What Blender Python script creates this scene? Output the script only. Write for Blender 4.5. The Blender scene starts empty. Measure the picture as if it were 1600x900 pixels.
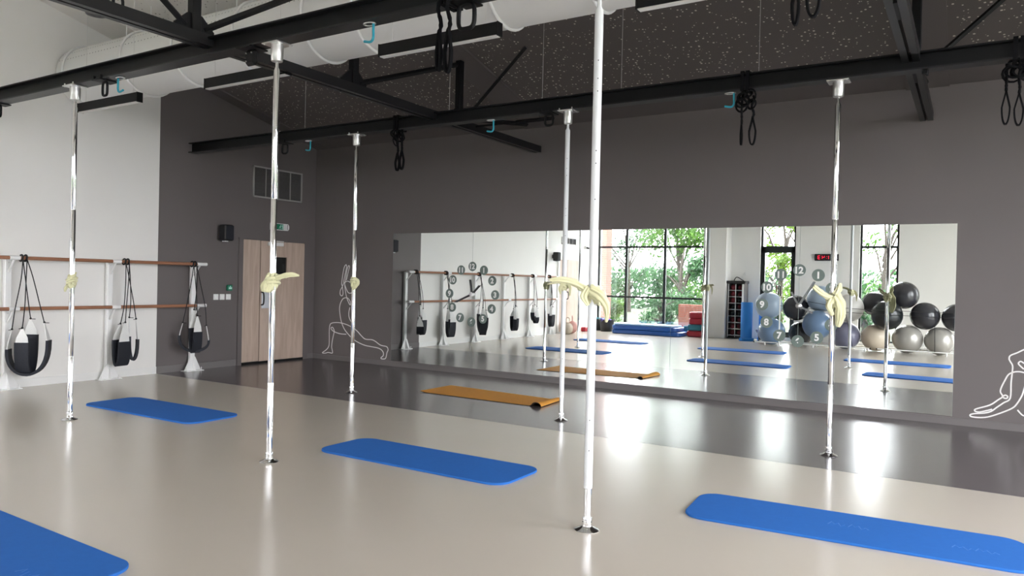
import bpy, math, random
from mathutils import Vector, Matrix
random.seed(7)
PI = math.pi
SC = bpy.context.scene
COL = SC.collection

# ---------------------------------------------------------------- camera, world, light, exposure
cam_d = bpy.data.cameras.new('camera')
cam = bpy.data.objects.new('camera', cam_d)
COL.objects.link(cam)
_r = Vector((0.849860489910526, 0.5265053250518898, 0.023006311765353143))
_u = Vector((-0.024570811849128592, -0.004021645319323643, 0.9996900027378489))
_f = Vector((-0.5264346330686418, 0.8501623192431722, -0.00951882581808751))
_m = Matrix((_r, _u, -_f)).transposed().to_4x4()
_m.translation = Vector((9.5129, -8.9722, 1.3861))
cam.matrix_world = _m
cam_d.sensor_width = 36.0
cam_d.lens = 1161.2765 / 1600 * 36.0
cam_d.clip_start = 0.05
cam_d.clip_end = 300
SC.camera = cam

SC.view_settings.view_transform = 'Standard'
SC.view_settings.look = 'None'
SC.view_settings.gamma = 1.0
SC.view_settings.use_curve_mapping = False
SC.view_settings.exposure = 1.60

SKY = 7.0
world = bpy.data.worlds.new('sky')
SC.world = world
world.use_nodes = True
bg = world.node_tree.nodes['Background']
bg.inputs[0].default_value = (1.0, 0.945, 1.03, 1)
bg.inputs[1].default_value = SKY

sun_d = bpy.data.lights.new('sun', 'SUN')
sun_d.energy = 2.0
sun_d.angle = math.radians(2)
sun_d.color = (1.0, 0.96, 0.88)
sun = bpy.data.objects.new('sun', sun_d)
COL.objects.link(sun)
sun.rotation_euler = (math.radians(28), math.radians(12), 0)   # high sun from behind the mirror wall: never enters the rear windows
sun.location = (0, 0, 20)

def portal(name, loc, rot, sx, sy):
    d = bpy.data.lights.new(name, 'AREA')
    d.shape = 'RECTANGLE'; d.size = sx; d.size_y = sy
    d.cycles.is_portal = True
    o = bpy.data.objects.new(name, d); COL.objects.link(o)
    o.location = loc; o.rotation_euler = rot
W_REAR = [(0.02, 3.27), (4.74, 5.62), (7.13, 7.99), (10.7, 12.3)]  # last opening is unseen, added for more daylight
W_RIGHT_ADDED = [(-8.1, -5.8), (-4.8, -2.4)]  # unseen openings added to brighten the left side
for a, b in W_REAR:
    portal('daylight_portal', ((a+b)/2, -11.13, 1.65), (math.radians(90), 0, PI), b-a, 3.1)
for a, b in W_RIGHT_ADDED:
    portal('daylight_portal', (12.98, (a+b)/2, 2.0), (math.radians(90), 0, math.radians(90)), b-a, 3.8)

# ---------------------------------------------------------------- materials
MATS = {}
def mat(name, col, rough=0.5, metal=0.0, spec=0.5, noise=0.0, nscale=8.0, emit=None, estr=0.0, coat=0.0, bump=0.0, sheen=0.0):
    if name in MATS: return MATS[name]
    m = bpy.data.materials.new(name); m.use_nodes = True
    nt = m.node_tree; b = nt.nodes['Principled BSDF']
    b.inputs['Base Color'].default_value = (*col, 1)
    b.inputs['Roughness'].default_value = rough
    b.inputs['Metallic'].default_value = metal
    b.inputs['Specular IOR Level'].default_value = spec
    b.inputs['Coat Weight'].default_value = coat
    b.inputs['Sheen Weight'].default_value = sheen
    if emit:
        b.inputs['Emission Color'].default_value = (*emit, 1)
        b.inputs['Emission Strength'].default_value = estr
    tc = nt.nodes.new('ShaderNodeTexCoord')
    if noise or bump:
        n = nt.nodes.new('ShaderNodeTexNoise'); n.inputs['Scale'].default_value = nscale
        n.inputs['Detail'].default_value = 4
        nt.links.new(tc.outputs['Object'], n.inputs['Vector'])
        if noise:
            mx = nt.nodes.new('ShaderNodeMix'); mx.data_type = 'RGBA'
            mx.inputs[6].default_value = tuple(c*(1-noise) for c in col) + (1,)
            mx.inputs[7].default_value = tuple(min(1, c*(1+noise)) for c in col) + (1,)
            nt.links.new(n.outputs['Fac'], mx.inputs[0])
            nt.links.new(mx.outputs[2], b.inputs['Base Color'])
        if bump:
            bp = nt.nodes.new('ShaderNodeBump'); bp.inputs['Strength'].default_value = bump
            bp.inputs['Distance'].default_value = 0.01
            nt.links.new(n.outputs['Fac'], bp.inputs['Height'])
            nt.links.new(bp.outputs[0], b.inputs['Normal'])
    MATS[name] = m
    return m

def wood(name, c1, c2, scale=(1, 1, 1), rough=0.45):
    m = mat(name, c1, rough); nt = m.node_tree; b = nt.nodes['Principled BSDF']
    tc = nt.nodes.new('ShaderNodeTexCoord'); mp = nt.nodes.new('ShaderNodeMapping')
    mp.inputs['Scale'].default_value = scale
    n = nt.nodes.new('ShaderNodeTexNoise'); n.inputs['Scale'].default_value = 3; n.inputs['Detail'].default_value = 6
    n.inputs['Distortion'].default_value = 0.6
    r = nt.nodes.new('ShaderNodeValToRGB')
    r.color_ramp.elements[0].position = .32; r.color_ramp.elements[1].position = .68
    r.color_ramp.elements[0].color = (*c2, 1); r.color_ramp.elements[1].color = (*c1, 1)
    L = nt.links.new
    L(tc.outputs['Object'], mp.inputs[0]); L(mp.outputs[0], n.inputs['Vector']); L(n.outputs['Fac'], r.inputs[0]); L(r.outputs[0], b.inputs['Base Color'])
    return m

def perforated(name, base, hole, scale=16.0, rad=0.16, keep=0.55):
    """acoustic plasterboard: scattered round holes of different size"""
    m = mat(name, base, 0.8); nt = m.node_tree; b = nt.nodes['Principled BSDF']; L = nt.links.new
    tc = nt.nodes.new('ShaderNodeTexCoord')
    mp = nt.nodes.new('ShaderNodeMapping'); mp.inputs['Scale'].default_value = (1, 1, 0.0)
    v = nt.nodes.new('ShaderNodeTexVoronoi'); v.inputs['Scale'].default_value = scale; v.inputs['Randomness'].default_value = 0.8
    sep = nt.nodes.new('ShaderNodeSeparateColor')
    L(tc.outputs['Object'], mp.inputs[0]); L(mp.outputs[0], v.inputs['Vector']); L(v.outputs['Color'], sep.inputs[0])
    mul = nt.nodes.new('ShaderNodeMath'); mul.operation = 'MULTIPLY_ADD'; mul.inputs[1].default_value = rad*.9; mul.inputs[2].default_value = rad*.35
    L(sep.outputs[0], mul.inputs[0])
    lt = nt.nodes.new('ShaderNodeMath'); lt.operation = 'LESS_THAN'; L(v.outputs['Distance'], lt.inputs[0]); L(mul.outputs[0], lt.inputs[1])
    k = nt.nodes.new('ShaderNodeMath'); k.operation = 'LESS_THAN'; k.inputs[1].default_value = keep; L(sep.outputs[1], k.inputs[0])
    a = nt.nodes.new('ShaderNodeMath'); a.operation = 'MULTIPLY'; L(lt.outputs[0], a.inputs[0]); L(k.outputs[0], a.inputs[1])
    mx = nt.nodes.new('ShaderNodeMix'); mx.data_type = 'RGBA'
    mx.inputs[6].default_value = (*base, 1); mx.inputs[7].default_value = (*hole, 1)
    L(a.outputs[0], mx.inputs[0]); L(mx.outputs[2], b.inputs['Base Color'])
    return m

M_white = mat('white_paint', (.83, .82, .79), .6, noise=.02, nscale=2)
M_grey = mat('taupe_grey_paint', (.135, .119, .116), .62, noise=.04, nscale=1.5)
M_ceil_w = perforated('white_acoustic_board', (.82, .79, .74), (.20, .18, .16), 25, .2, .9)
M_ceil_d = perforated('taupe_acoustic_board', (.115, .100, .095), (.62, .57, .50), 25, .24, .95)
M_ceil_ws = mat('white_board_smooth', (.82, .79, .75), .7)
M_ceil_ds = mat('taupe_board_smooth', (.115, .10, .097), .7)
M_floor = mat('beige_vinyl', (.50, .455, .395), .21, spec=.95, noise=.03, nscale=1.2, bump=.0)
M_floor_d = mat('grey_vinyl', (.100, .088, .092), .21, spec=.95, noise=.04, nscale=1.2)
M_base_g = mat('grey_skirting', (.15, .137, .134), .4)
M_base_w = mat('white_skirting', (.80, .80, .78), .4)
M_black = mat('black_steel', (.005, .005, .006), .5, spec=.25)
M_blacksat = mat('black_steel_satin', (.010, .010, .011), .36, spec=.4)
M_blackp = mat('black_plastic', (.014, .014, .015), .5)
M_blackf = mat('black_neoprene', (.010, .012, .019), .75, noise=.25, nscale=60, bump=.2)
M_cord = mat('black_cord', (.006, .006, .007), .7)
M_strap = mat('black_webbing', (.003, .003, .004), .8, spec=.15, noise=.3, nscale=90)
M_chrome = mat('chrome', (.86, .87, .88), .07, metal=1)
M_steel = mat('brushed_aluminium', (.70, .70, .69), .32, metal=1)
M_pwhite = mat('white_powder_coat', (.70, .72, .73), .22, spec=.5)
M_white_m = mat('white_enamel', (.86, .86, .85), .3)
M_whitep = mat('white_plastic', (.80, .80, .79), .4)
M_webb = mat('white_webbing', (.76, .76, .74), .8, noise=.12, nscale=120)
M_oak = wood('oak_veneer', (.56, .44, .36), (.44, .335, .265), (1, 5, .55))
M_beech = wood('beech_rail', (.37, .17, .095), (.28, .12, .062), (6, .5, 6))
M_blue = mat('blue_foam', (.022, .128, .44), .8, spec=.2, noise=.06, nscale=30, bump=.05)
M_mark = mat('moulded_blue', (.03, .145, .50), .5)
M_blueglare = mat('blue_mat_glare', (.30, .46, .72), .55)  # pale blue holds the window glare on top of the mat stack
M_bluem = mat('blue_mat_cover', (.02, .10, .38), .3, noise=.05)
M_yel = mat('ochre_mat', (.66, .29, .035), .7, noise=.10, nscale=45, bump=.1)
M_yeld = mat('dark_mat_back', (.05, .025, .012), .8)
M_scarf = mat('pale_yellow_cloth', (.60, .585, .36), .85, noise=.06, nscale=25, bump=.25, sheen=.3)
M_teal = mat('teal_coated_hook', (.02, .33, .44), .3)
M_duct = None
M_glass_dark = mat('dark_glass', (.012, .013, .013), .08, spec=.7)
M_vent = mat('grey_louvre', (.105, .10, .098), .5)
M_ventf = mat('light_grey_aluminium', (.42, .41, .40), .35, metal=.3)
M_silver = mat('silver_plate', (.62, .64, .68), .3, metal=.6)
M_green = mat('safety_green', (.0, .17, .085), .4)
M_greenl = mat('pale_green_lens', (.45, .80, .68), .4)
M_disc = mat('sage_grey_disc', (.15, .195, .175), .55)
M_num = mat('number_white', (.88, .88, .86), .5)
M_handg = mat('grey_metal_hand', (.22, .225, .23), .35, metal=.4)
M_handd = mat('charcoal_hand', (.05, .052, .055), .45)
M_line = mat('white_line_paint', (.80, .79, .77), .6)
M_seam = mat('mirror_edge', (.30, .34, .33), .25)
M_alu_dark = mat('dark_window_frame', (.014, .017, .017), .4)
M_red = mat('red_vinyl', (.33, .012, .025), .45, noise=.1, nscale=12)
M_tealc = mat('teal_cloth', (.03, .17, .22), .7)
M_purple = mat('purple_cloth', (.10, .07, .40), .6, noise=.4, nscale=30)
M_pink = mat('dusty_pink_cloth', (.55, .30, .27), .8)
M_beige = mat('beige_cloth', (.55, .47, .38), .85)
M_darkred = mat('dark_red_rubber', (.16, .012, .022), .5)
M_brick = mat('brick_red', (.16, .050, .032), .8, noise=.25, nscale=14)
M_led = mat('red_led', (.3, .0, .01), .4, emit=(1, .02, .06), estr=.6)
M_lens = mat('led_lens_off', (.72, .71, .70), .35)
M_ball_b = mat('blue_grey_vinyl', (.16, .25, .40), .28, spec=.6, noise=.05, nscale=3)
M_ball_bl = mat('pale_blue_vinyl', (.34, .43, .54), .32, spec=.6)
M_ball_k = mat('charcoal_vinyl', (.035, .035, .042), .24, spec=.6)
M_ball_kk = mat('black_vinyl', (.010, .013, .016), .25, spec=.6)
M_ball_s = mat('silver_vinyl', (.42, .40, .37), .25, spec=.7, metal=.25)
M_ball_w = mat('white_vinyl', (.62, .60, .57), .35)
M_ball_p = mat('grey_violet_vinyl', (.20, .20, .28), .3)
M_ball_c = mat('cream_vinyl', (.68, .58, .46), .4)

def mirror_mat():
    m = bpy.data.materials.new('silvered_glass'); m.use_nodes = True
    b = m.node_tree.nodes['Principled BSDF']
    b.inputs['Base Color'].default_value = (.90, .935, .915, 1)
    b.inputs['Metallic'].default_value = 1; b.inputs['Roughness'].default_value = 0.0
    return m
M_mirror = mirror_mat()
def glass_mat():
    m = bpy.data.materials.new('clear_window_glass'); m.use_nodes = True
    nt = m.node_tree; nt.nodes.clear()
    o = nt.nodes.new('ShaderNodeOutputMaterial'); mx = nt.nodes.new('ShaderNodeMixShader'); mx.inputs[0].default_value = .07
    t = nt.nodes.new('ShaderNodeBsdfTransparent'); t.inputs[0].default_value = (.95, .98, .96, 1)
    g = nt.nodes.new('ShaderNodeBsdfGlossy'); g.inputs['Roughness'].default_value = 0.0
    nt.links.new(t.outputs[0], mx.inputs[1]); nt.links.new(g.outputs[0], mx.inputs[2]); nt.links.new(mx.outputs[0], o.inputs[0])
    return m
M_glass = glass_mat()
def duct_mat():
    m = mat('white_textile_duct', (.80, .80, .785), .7); nt = m.node_tree; b = nt.nodes['Principled BSDF']; L = nt.links.new
    def math_(op, a, v=None, c=None):
        n = nt.nodes.new('ShaderNodeMath'); n.operation = op
        if hasattr(a, 'is_linked') or hasattr(a, 'links'): L(a, n.inputs[0])
        else: n.inputs[0].default_value = a
        if v is not None:
            if hasattr(v, 'links'): L(v, n.inputs[1])
            else: n.inputs[1].default_value = v
        return n.outputs[0]
    tc = nt.nodes.new('ShaderNodeTexCoord'); s = nt.nodes.new('ShaderNodeSeparateXYZ'); L(tc.outputs['Object'], s.inputs[0])
    ang = math_('ARCTAN2', s.outputs[2], s.outputs[1])           # rows of nozzle holes run along the duct
    out = None
    for a0, pitch, n_rows in ((-2.62, .075, 1), (2.75, .06, 1), (2.45, .05, 1), (2.2, .05, 1), (1.95, .05, 1), (1.7, .05, 1)):
        d = math_('ABSOLUTE', math_('SUBTRACT', ang, a0)); d = math_('MULTIPLY', d, .35)
        fx = math_('SUBTRACT', math_('FRACT', math_('DIVIDE', s.outputs[0], pitch)), .5); fx = math_('MULTIPLY', fx, pitch)
        r2 = math_('ADD', math_('MULTIPLY', d, d), math_('MULTIPLY', fx, fx))
        h = math_('LESS_THAN', r2, .0075**2)
        out = h if out is None else math_('MAXIMUM', out, h)
    mx = nt.nodes.new('ShaderNodeMix'); mx.data_type = 'RGBA'
    mx.inputs[6].default_value = (.80, .80, .785, 1); mx.inputs[7].default_value = (.22, .22, .215, 1)
    L(out, mx.inputs[0]); L(mx.outputs[2], b.inputs['Base Color'])
    return m
M_duct = duct_mat()
def leaf_mat(name, c1, c2):
    m = bpy.data.materials.new(name); m.use_nodes = True; nt = m.node_tree; b = nt.nodes['Principled BSDF']; L = nt.links.new
    b.inputs['Roughness'].default_value = .5
    g = nt.nodes.new('ShaderNodeTexNoise'); g.inputs['Scale'].default_value = 2.2; g.inputs['Detail'].default_value = 8
    tc = nt.nodes.new('ShaderNodeTexCoord'); L(tc.outputs['Object'], g.inputs['Vector'])
    r = nt.nodes.new('ShaderNodeValToRGB'); r.color_ramp.elements[0].position = .35; r.color_ramp.elements[1].position = .65
    r.color_ramp.elements[0].color = (*c1, 1); r.color_ramp.elements[1].color = (*c2, 1)
    L(g.outputs['Fac'], r.inputs[0]); L(r.outputs[0], b.inputs['Base Color'])
    out = nt.nodes['Material Output']; t = nt.nodes.new('ShaderNodeBsdfTranslucent'); L(r.outputs[0], t.inputs[0])
    mx = nt.nodes.new('ShaderNodeMixShader'); mx.inputs[0].default_value = .45
    L(b.outputs[0], mx.inputs[1]); L(t.outputs[0], mx.inputs[2]); L(mx.outputs[0], out.inputs[0])
    return m
LEAF = [leaf_mat('fresh_green_leaves', (.014, .048, .006), (.070, .160, .018)), leaf_mat('blue_green_leaves', (.010, .042, .016), (.050, .125, .045)),
        leaf_mat('yellow_green_leaves', (.026, .066, .006), (.13, .22, .022))]
M_bark = mat('grey_brown_bark', (.035, .028, .022), .9, noise=.3, nscale=10)
M_grass = mat('mown_grass', (.035, .050, .022), .9, noise=.3, nscale=3)
M_pave = mat('concrete_paving', (.12, .118, .11), .9, noise=.1, nscale=2)

# ---------------------------------------------------------------- mesh helpers
class MB:
    def __init__(s): s.v = []; s.f = []; s.m = []; s.sm = []; s.mi = 0
    def add(s, vs, fs, smooth=False):
        o = len(s.v); s.v += [tuple(p) for p in vs]
        for f in fs: s.f.append(tuple(i+o for i in f)); s.m.append(s.mi); s.sm.append(smooth)
        return s
    def box(s, x0, x1, y0, y1, z0, z1):
        v = [(x, y, z) for x in (x0, x1) for y in (y0, y1) for z in (z0, z1)]
        return s.add(v, [(0, 1, 3, 2), (4, 6, 7, 5), (0, 4, 5, 1), (2, 3, 7, 6), (0, 2, 6, 4), (1, 5, 7, 3)])
    def cbox(s, c, sz, rot=None, bev=0.0):
        """box about a centre, optionally rotated (Matrix) with chamfered edges"""
        hx, hy, hz = sz[0]/2, sz[1]/2, sz[2]/2; b = min(bev, hx*.9, hy*.9, hz*.9)
        if b <= 0:
            v = [Vector((x, y, z)) for x in (-hx, hx) for y in (-hy, hy) for z in (-hz, hz)]
            f = [(0, 1, 3, 2), (4, 6, 7, 5), (0, 4, 5, 1), (2, 3, 7, 6), (0, 2, 6, 4), (1, 5, 7, 3)]
        else:
            v = []; idx = {}
            for sx in (-1, 1):
                for sy in (-1, 1):
                    for sz_ in (-1, 1):
                        for ax in range(3):
                            p = [sx*(hx-b), sy*(hy-b), sz_*(hz-b)]
                            p[ax] = (sx*hx, sy*hy, sz_*hz)[ax]
                            idx[(sx, sy, sz_, ax)] = len(v); v.append(Vector(p))
            f = []
            for ax in range(3):
                o1, o2 = [a for a in range(3) if a != ax]
                for sg in (-1, 1):
                    q = []
                    for a, c2 in ((-1, -1), (1, -1), (1, 1), (-1, 1)):
                        k = [0, 0, 0]; k[ax] = sg; k[o1] = a; k[o2] = c2; q.append(idx[(*k, ax)])
                    f.append(tuple(q))
                for a in (-1, 1):
                    for c2 in (-1, 1):
                        k0 = [0, 0, 0]; k1 = [0, 0, 0]
                        k0[ax] = -1; k1[ax] = 1; k0[o1] = k1[o1] = a; k0[o2] = k1[o2] = c2
                        f.append((idx[(*k0, o1)], idx[(*k1, o1)], idx[(*k1, o2)], idx[(*k0, o2)]))
            for sx in (-1, 1):
                for sy in (-1, 1):
                    for sz_ in (-1, 1): f.append(tuple(idx[(sx, sy, sz_, a)] for a in range(3)))
        if rot: v = [rot @ p for p in v]
        c = Vector(c)
        return s.add([p+c for p in v], f)
    def tube(s, pts, r, n=12, cap=True, flat=1.0, up=None, closed=False, smooth=True):
        """tube along a path; r may be a list; flat squashes the section"""
        P = [Vector(p) for p in pts]; N = len(P)
        R = r if isinstance(r, (list, tuple)) else [r]*N
        F = flat if isinstance(flat, (list, tuple)) else [flat]*N
        rings = []; ref = Vector(up) if up else None; prev = None
        for i, p in enumerate(P):
            if closed: t = P[(i+1) % N]-P[i-1]
            else: t = P[min(i+1, N-1)]-P[max(i-1, 0)]
            t.normalize()
            if prev is None:
                a = ref or (Vector((0, 0, 1)) if abs(t.z) < .9 else Vector((1, 0, 0)))
            else: a = ref or prev
            u = a-t*a.dot(t)
            if u.length < 1e-5: u = t.orthogonal()
            u.normalize(); w = t.cross(u); prev = u
            rings.append([p+(u*math.cos(k*2*PI/n)*F[i]+w*math.sin(k*2*PI/n))*R[i] for k in range(n)])
        v = [q for g in rings for q in g]; f = []
        for i in range(N if closed else N-1):
            j = (i+1) % N
            for k in range(n): f.append((i*n+k, i*n+(k+1) % n, j*n+(k+1) % n, j*n+k))
        s.add(v, f, smooth)
        if cap and not closed:
            s.add(rings[0], [tuple(range(n))[::-1]]); s.add(rings[-1], [tuple(range(n))])
        return s
    def cyl(s, a, b, r, n=16, r2=None): return s.tube([a, b], [r, r if r2 is None else r2], n)
    def lathe(s, c, prof, n=24, ax='z', smooth=True):
        v = []; c = Vector(c)
        for (r, h) in prof:
            for k in range(n):
                a = 2*PI*k/n
                q = {'z': (r*math.cos(a), r*math.sin(a), h), 'y': (r*math.cos(a), h, r*math.sin(a)), 'x': (h, r*math.cos(a), r*math.sin(a))}[ax]
                v.append(c+Vector(q))
        f = [(i*n+k, i*n+(k+1) % n, (i+1)*n+(k+1) % n, (i+1)*n+k) for i in range(len(prof)-1) for k in range(n)]
        s.add(v, f, smooth)
        if prof[0][0] > 1e-6: s.add(v[:n], [tuple(range(n))])
        if prof[-1][0] > 1e-6: s.add(v[-n:], [tuple(range(n))])
        return s
    def sphere(s, c, r, nu=32, nv=18, sc=(1, 1, 1)):
        return s.lathe_s(c, r, nu, nv, sc)
    def lathe_s(s, c, r, nu, nv, sc):
        c = Vector(c); v = [c+Vector((0, 0, -r*sc[2]))]
        for j in range(1, nv):
            t = -PI/2+PI*j/nv
            for k in range(nu):
                a = 2*PI*k/nu; v.append(c+Vector((r*math.cos(t)*math.cos(a)*sc[0], r*math.cos(t)*math.sin(a)*sc[1], r*math.sin(t)*sc[2])))
        v.append(c+Vector((0, 0, r*sc[2]))); f = []
        for k in range(nu): f.append((0, 1+(k+1) % nu, 1+k))
        for j in range(nv-2):
            for k in range(nu): f.append((1+j*nu+k, 1+j*nu+(k+1) % nu, 1+(j+1)*nu+(k+1) % nu, 1+(j+1)*nu+k))
        top = len(v)-1
        for k in range(nu): f.append((top, 1+(nv-2)*nu+k, 1+(nv-2)*nu+(k+1) % nu))
        return s.add(v, f, True)
    def prism(s, poly, axis, h0, h1):
        """extrude a 2D polygon along an axis"""
        def P(a, b, h): return {'x': (h, a, b), 'y': (a, h, b), 'z': (a, b, h)}[axis]
        n = len(poly); v = [P(a, b, h0) for a, b in poly]+[P(a, b, h1) for a, b in poly]
        f = [tuple(range(n))[::-1], tuple(range(n, 2*n))]+[(i, (i+1) % n, n+(i+1) % n, n+i) for i in range(n)]
        return s.add(v, f)
    def ribbon(s, pts, wdir, w, t):
        """strap: path swept with a flat rectangular section (w wide along wdir, t thick)"""
        P = [Vector(p) for p in pts]; W0 = Vector(wdir).normalized(); N = len(P); v = []
        ws = w if isinstance(w, (list, tuple)) else [w]*N
        for i, p in enumerate(P):
            tg = (P[min(i+1, N-1)]-P[max(i-1, 0)]).normalized()
            W = (W0-tg*W0.dot(tg)).normalized(); n = tg.cross(W)
            for a, b in ((-1, -1), (1, -1), (1, 1), (-1, 1)): v.append(p+W*a*ws[i]/2+n*b*t/2)
        f = [(i*4+k, i*4+(k+1) % 4, (i+1)*4+(k+1) % 4, (i+1)*4+k) for i in range(N-1) for k in range(4)]
        f += [(3, 2, 1, 0), tuple((N-1)*4+k for k in range(4))]
        return s.add(v, f, True)
    def build(s, name, mats, parent=None, sharp=40):
        me = bpy.data.meshes.new(name); off = Vector((0, 0, 0))
        p = parent
        while p is not None: off += p.location; p = p.parent
        me.from_pydata([tuple(Vector(v)-off) for v in s.v], [], s.f)
        if not isinstance(mats, (list, tuple)): mats = [mats]
        for m in mats: me.materials.append(m)
        me.polygons.foreach_set('material_index', s.m); me.polygons.foreach_set('use_smooth', s.sm)
        me.validate(); me.update()
        import bmesh
        bm = bmesh.new(); bm.from_mesh(me); bmesh.ops.recalc_face_normals(bm, faces=bm.faces); bm.to_mesh(me); bm.free()
        if any(s.sm):
            try: me.set_sharp_from_angle(angle=math.radians(sharp))
            except Exception: pass
        o = bpy.data.objects.new(name, me); COL.objects.link(o)
        if parent: o.parent = parent
        return o

def tag(o, label=None, cat=None, group=None, kind=None):
    if label: o['label'] = label
    if cat: o['category'] = cat
    if group: o['group'] = group
    if kind: o['kind'] = kind
    return o
def thing(name, label, cat, loc=(0, 0, 0), group=None):
    o = bpy.data.objects.new(name, None); COL.objects.link(o); o.location = loc; o.empty_display_size = .1
    return tag(o, label, cat, group)
def centred(o):
    """put a single-mesh thing's origin at the base of its bounds"""
    me = o.data; xs = [v.co.x for v in me.vertices]; ys = [v.co.y for v in me.vertices]; zs = [v.co.z for v in me.vertices]
    c = Vector(((min(xs)+max(xs))/2, (min(ys)+max(ys))/2, min(zs)))
    me.transform(Matrix.Translation(-c)); o.location = c
    return o
def struct(mb, name, mats): return tag(mb.build(name, mats), kind='structure')
def copy_tree(o, parent=None):
    c = o.copy(); COL.objects.link(c); c.parent = parent
    for ch in list(o.children): copy_tree(ch, c)
    return c
def smoothpath(pts, sub=4, closed=False):
    P = [Vector(p) for p in pts]; out = []; n = len(P)
    rng = range(n if closed else n-1)
    for i in rng:
        p0 = P[i-1] if (i > 0 or closed) else P[i]; p1 = P[i]; p2 = P[(i+1) % n]; p3 = P[(i+2) % n] if (i+2 < n or closed) else p2
        for k in range(sub):
            t = k/sub
            out.append(.5*((2*p1)+(p2-p0)*t+(2*p0-5*p1+4*p2-p3)*t*t+(3*p1-p0-3*p2+p3)*t**3))
    if not closed: out.append(P[-1])
    return out

# ---------------------------------------------------------------- the room
XR, YB = 13.0, -11.15          # right wall, rear wall
Y0 = -2.86                     # where the grey paint and grey floor stop
def zc(y): return 3.55+.24*min(-y, 11.15+y)     # gabled ceiling
fl = MB()
fl.box(0, XR, YB-.25, Y0, -.08, 0); fl.mi = 1; fl.box(0, XR, Y0, 0, -.08, 0)
fl.mi = 2; fl.box(0, XR, Y0-.002, Y0+.002, -.001, .0006)
struct(fl, 'floor', [M_floor, M_floor_d, M_base_g])
w = MB(); w.box(-.15, XR+.15, 0, .2, -.08, 3.75); struct(w, 'wall_back', M_grey)
w = MB()
w.prism([(0, -.08), (0, zc(0)+.2), (Y0, zc(Y0)+.2), (Y0, -.08)], 'x', -.15, 0)
w.mi = 1
w.prism([(Y0, -.08), (Y0, zc(Y0)+.2), (-5.575, zc(-5.575)+.2), (YB-.25, 3.55+.14), (YB-.25, -.08)], 'x', -.15, 0)
struct(w, 'wall_left', [M_grey, M_white])
def wall_with_openings(name, axis, fixed0, fixed1, a0, a1, ops, z0, z1, top):
    w = MB()
    def bx(p, q, c, d):
        if axis == 'x': w.box(p, q, fixed0, fixed1, c, d)
        else: w.box(fixed0, fixed1, p, q, c, d)
    cur = a0
    for a, b in ops:
        bx(cur, a, -.08, top); bx(a, b, z1, top); bx(a, b, -.08, z0); cur = b
    bx(cur, a1, -.08, top)
    return w
w = wall_with_openings('wall_front', 'x', YB-.3, YB, -.15, XR+.15, W_REAR, .08, 3.2, 3.8)
w.box(3.50, 3.98, YB, -10.65, 0, 3.67)      # boxed-in column between the windows
struct(w, 'wall_front', M_white)
w = wall_with_openings('wall_right', 'y', XR, XR+.3, YB, 0, W_RIGHT_ADDED, .08, 3.95, 5.3)
struct(w, 'wall_right', M_white)
# ceiling: perforated boards in two colours, smooth boxed rafters over each truss
c = MB()
def slope(y0, y1, x0, x1, dz0=0.0, th=.12):
    n = [(y0, zc(y0)+dz0), (y1, zc(y1)+dz0), (y1, zc(y1)+dz0+th), (y0, zc(y0)+dz0+th)]
    c.prism(n, 'x', x0, x1)
c.mi = 1; slope(-2.95, 0, 0, XR)
c.mi = 0; slope(-5.575, -2.95, 0, XR); slope(YB, -5.575, 0, XR)
c.mi = 3; slope(-2.95, 0, 4.12, 4.52, -.03, .05); slope(-2.95, 0, 8.86, 9.26, -.03, .05); slope(-2.95, 0, 0, .25, -.02, .04); slope(-.35, 0, 0, XR, -.015, .04)
c.mi = 2; slope(-5.575, -2.95, 4.12, 4.52, -.03, .05); slope(-5.575, -2.95, 8.86, 9.26, -.03, .05); slope(-5.575, -2.95, 0, .55, -.02, .04)
struct(c, 'ceiling', [M_ceil_w, M_ceil_d, M_ceil_ws, M_ceil_ds])
# skirtings
b = MB(); b.box(0, .012, -2.86, -1.56, 0, .095); struct(b, 'baseboard_left', M_base_g)
b = MB(); b.box(0, .012, -8.75, -2.86, 0, .095); b.box(0, .012, YB, -9.92, 0, .095); struct(b, 'baseboard_left.001', M_base_w)
b = MB(); b.box(0, .012, -.14, 0, 0, .075); b.box(0, XR, -.012, 0, 0, .075); struct(b, 'baseboard_back', M_base_g)
b = MB(); b.box(3.27, 3.5, YB, YB+.012, 0, .09); b.box(3.98, 4.74, YB, YB+.012, 0, .09); b.box(5.62, 7.13, YB, YB+.012, 0, .09); b.box(7.99, 10.7, YB, YB+.012, 0, .09); struct(b, 'baseboard_front', M_base_w)

# windows
def window(name, a, b, muls, trs, z0=.08, z1=3.2, fr=.05, y=YB-.14, door=False):
    root = thing(name, None, None, ((a+b)/2, y, z0)); root['kind'] = 'structure'
    m = MB(); m.box(a, a+fr, y, y+.07, z0, z1); m.box(b-fr, b, y, y+.07, z0, z1); m.box(a, b, y, y+.07, z0, z0+fr); m.box(a, b, y, y+.07, z1-fr, z1)
    for x in muls: m.box(x-.035, x+.035, y, y+.08, z0, z1)
    for z in trs: m.box(a, b, y, y+.065, z-.028, z+.028)
    if door:
        m.box(a, a+.11, y+.01, y+.09, z0, 2.42); m.box(b-.11, b, y+.01, y+.09, z0, 2.42)
        m.box(a, b, y+.01, y+.09, 2.28, 2.45); m.box(a, b, y+.01, y+.09, z0, .22)
    m.build('window_frame', M_alu_dark, root)
    g = MB(); g.box(a+.02, b-.02, y+.03, y+.036, z0+.02, z1-.02); g.build('window_pane', M_glass, root)
    return root
window('window_1', .02, 3.27, [.92, 2.09], [2.45, 1.0])
window('window_2', 4.74, 5.62, [], [], door=True)
window('window_3', 7.13, 7.99, [], [2.42])
window('window_4', 10.7, 12.3, [11.5], [2.42, 1.0])  # unseen window, added and sized for the light it gives
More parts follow.
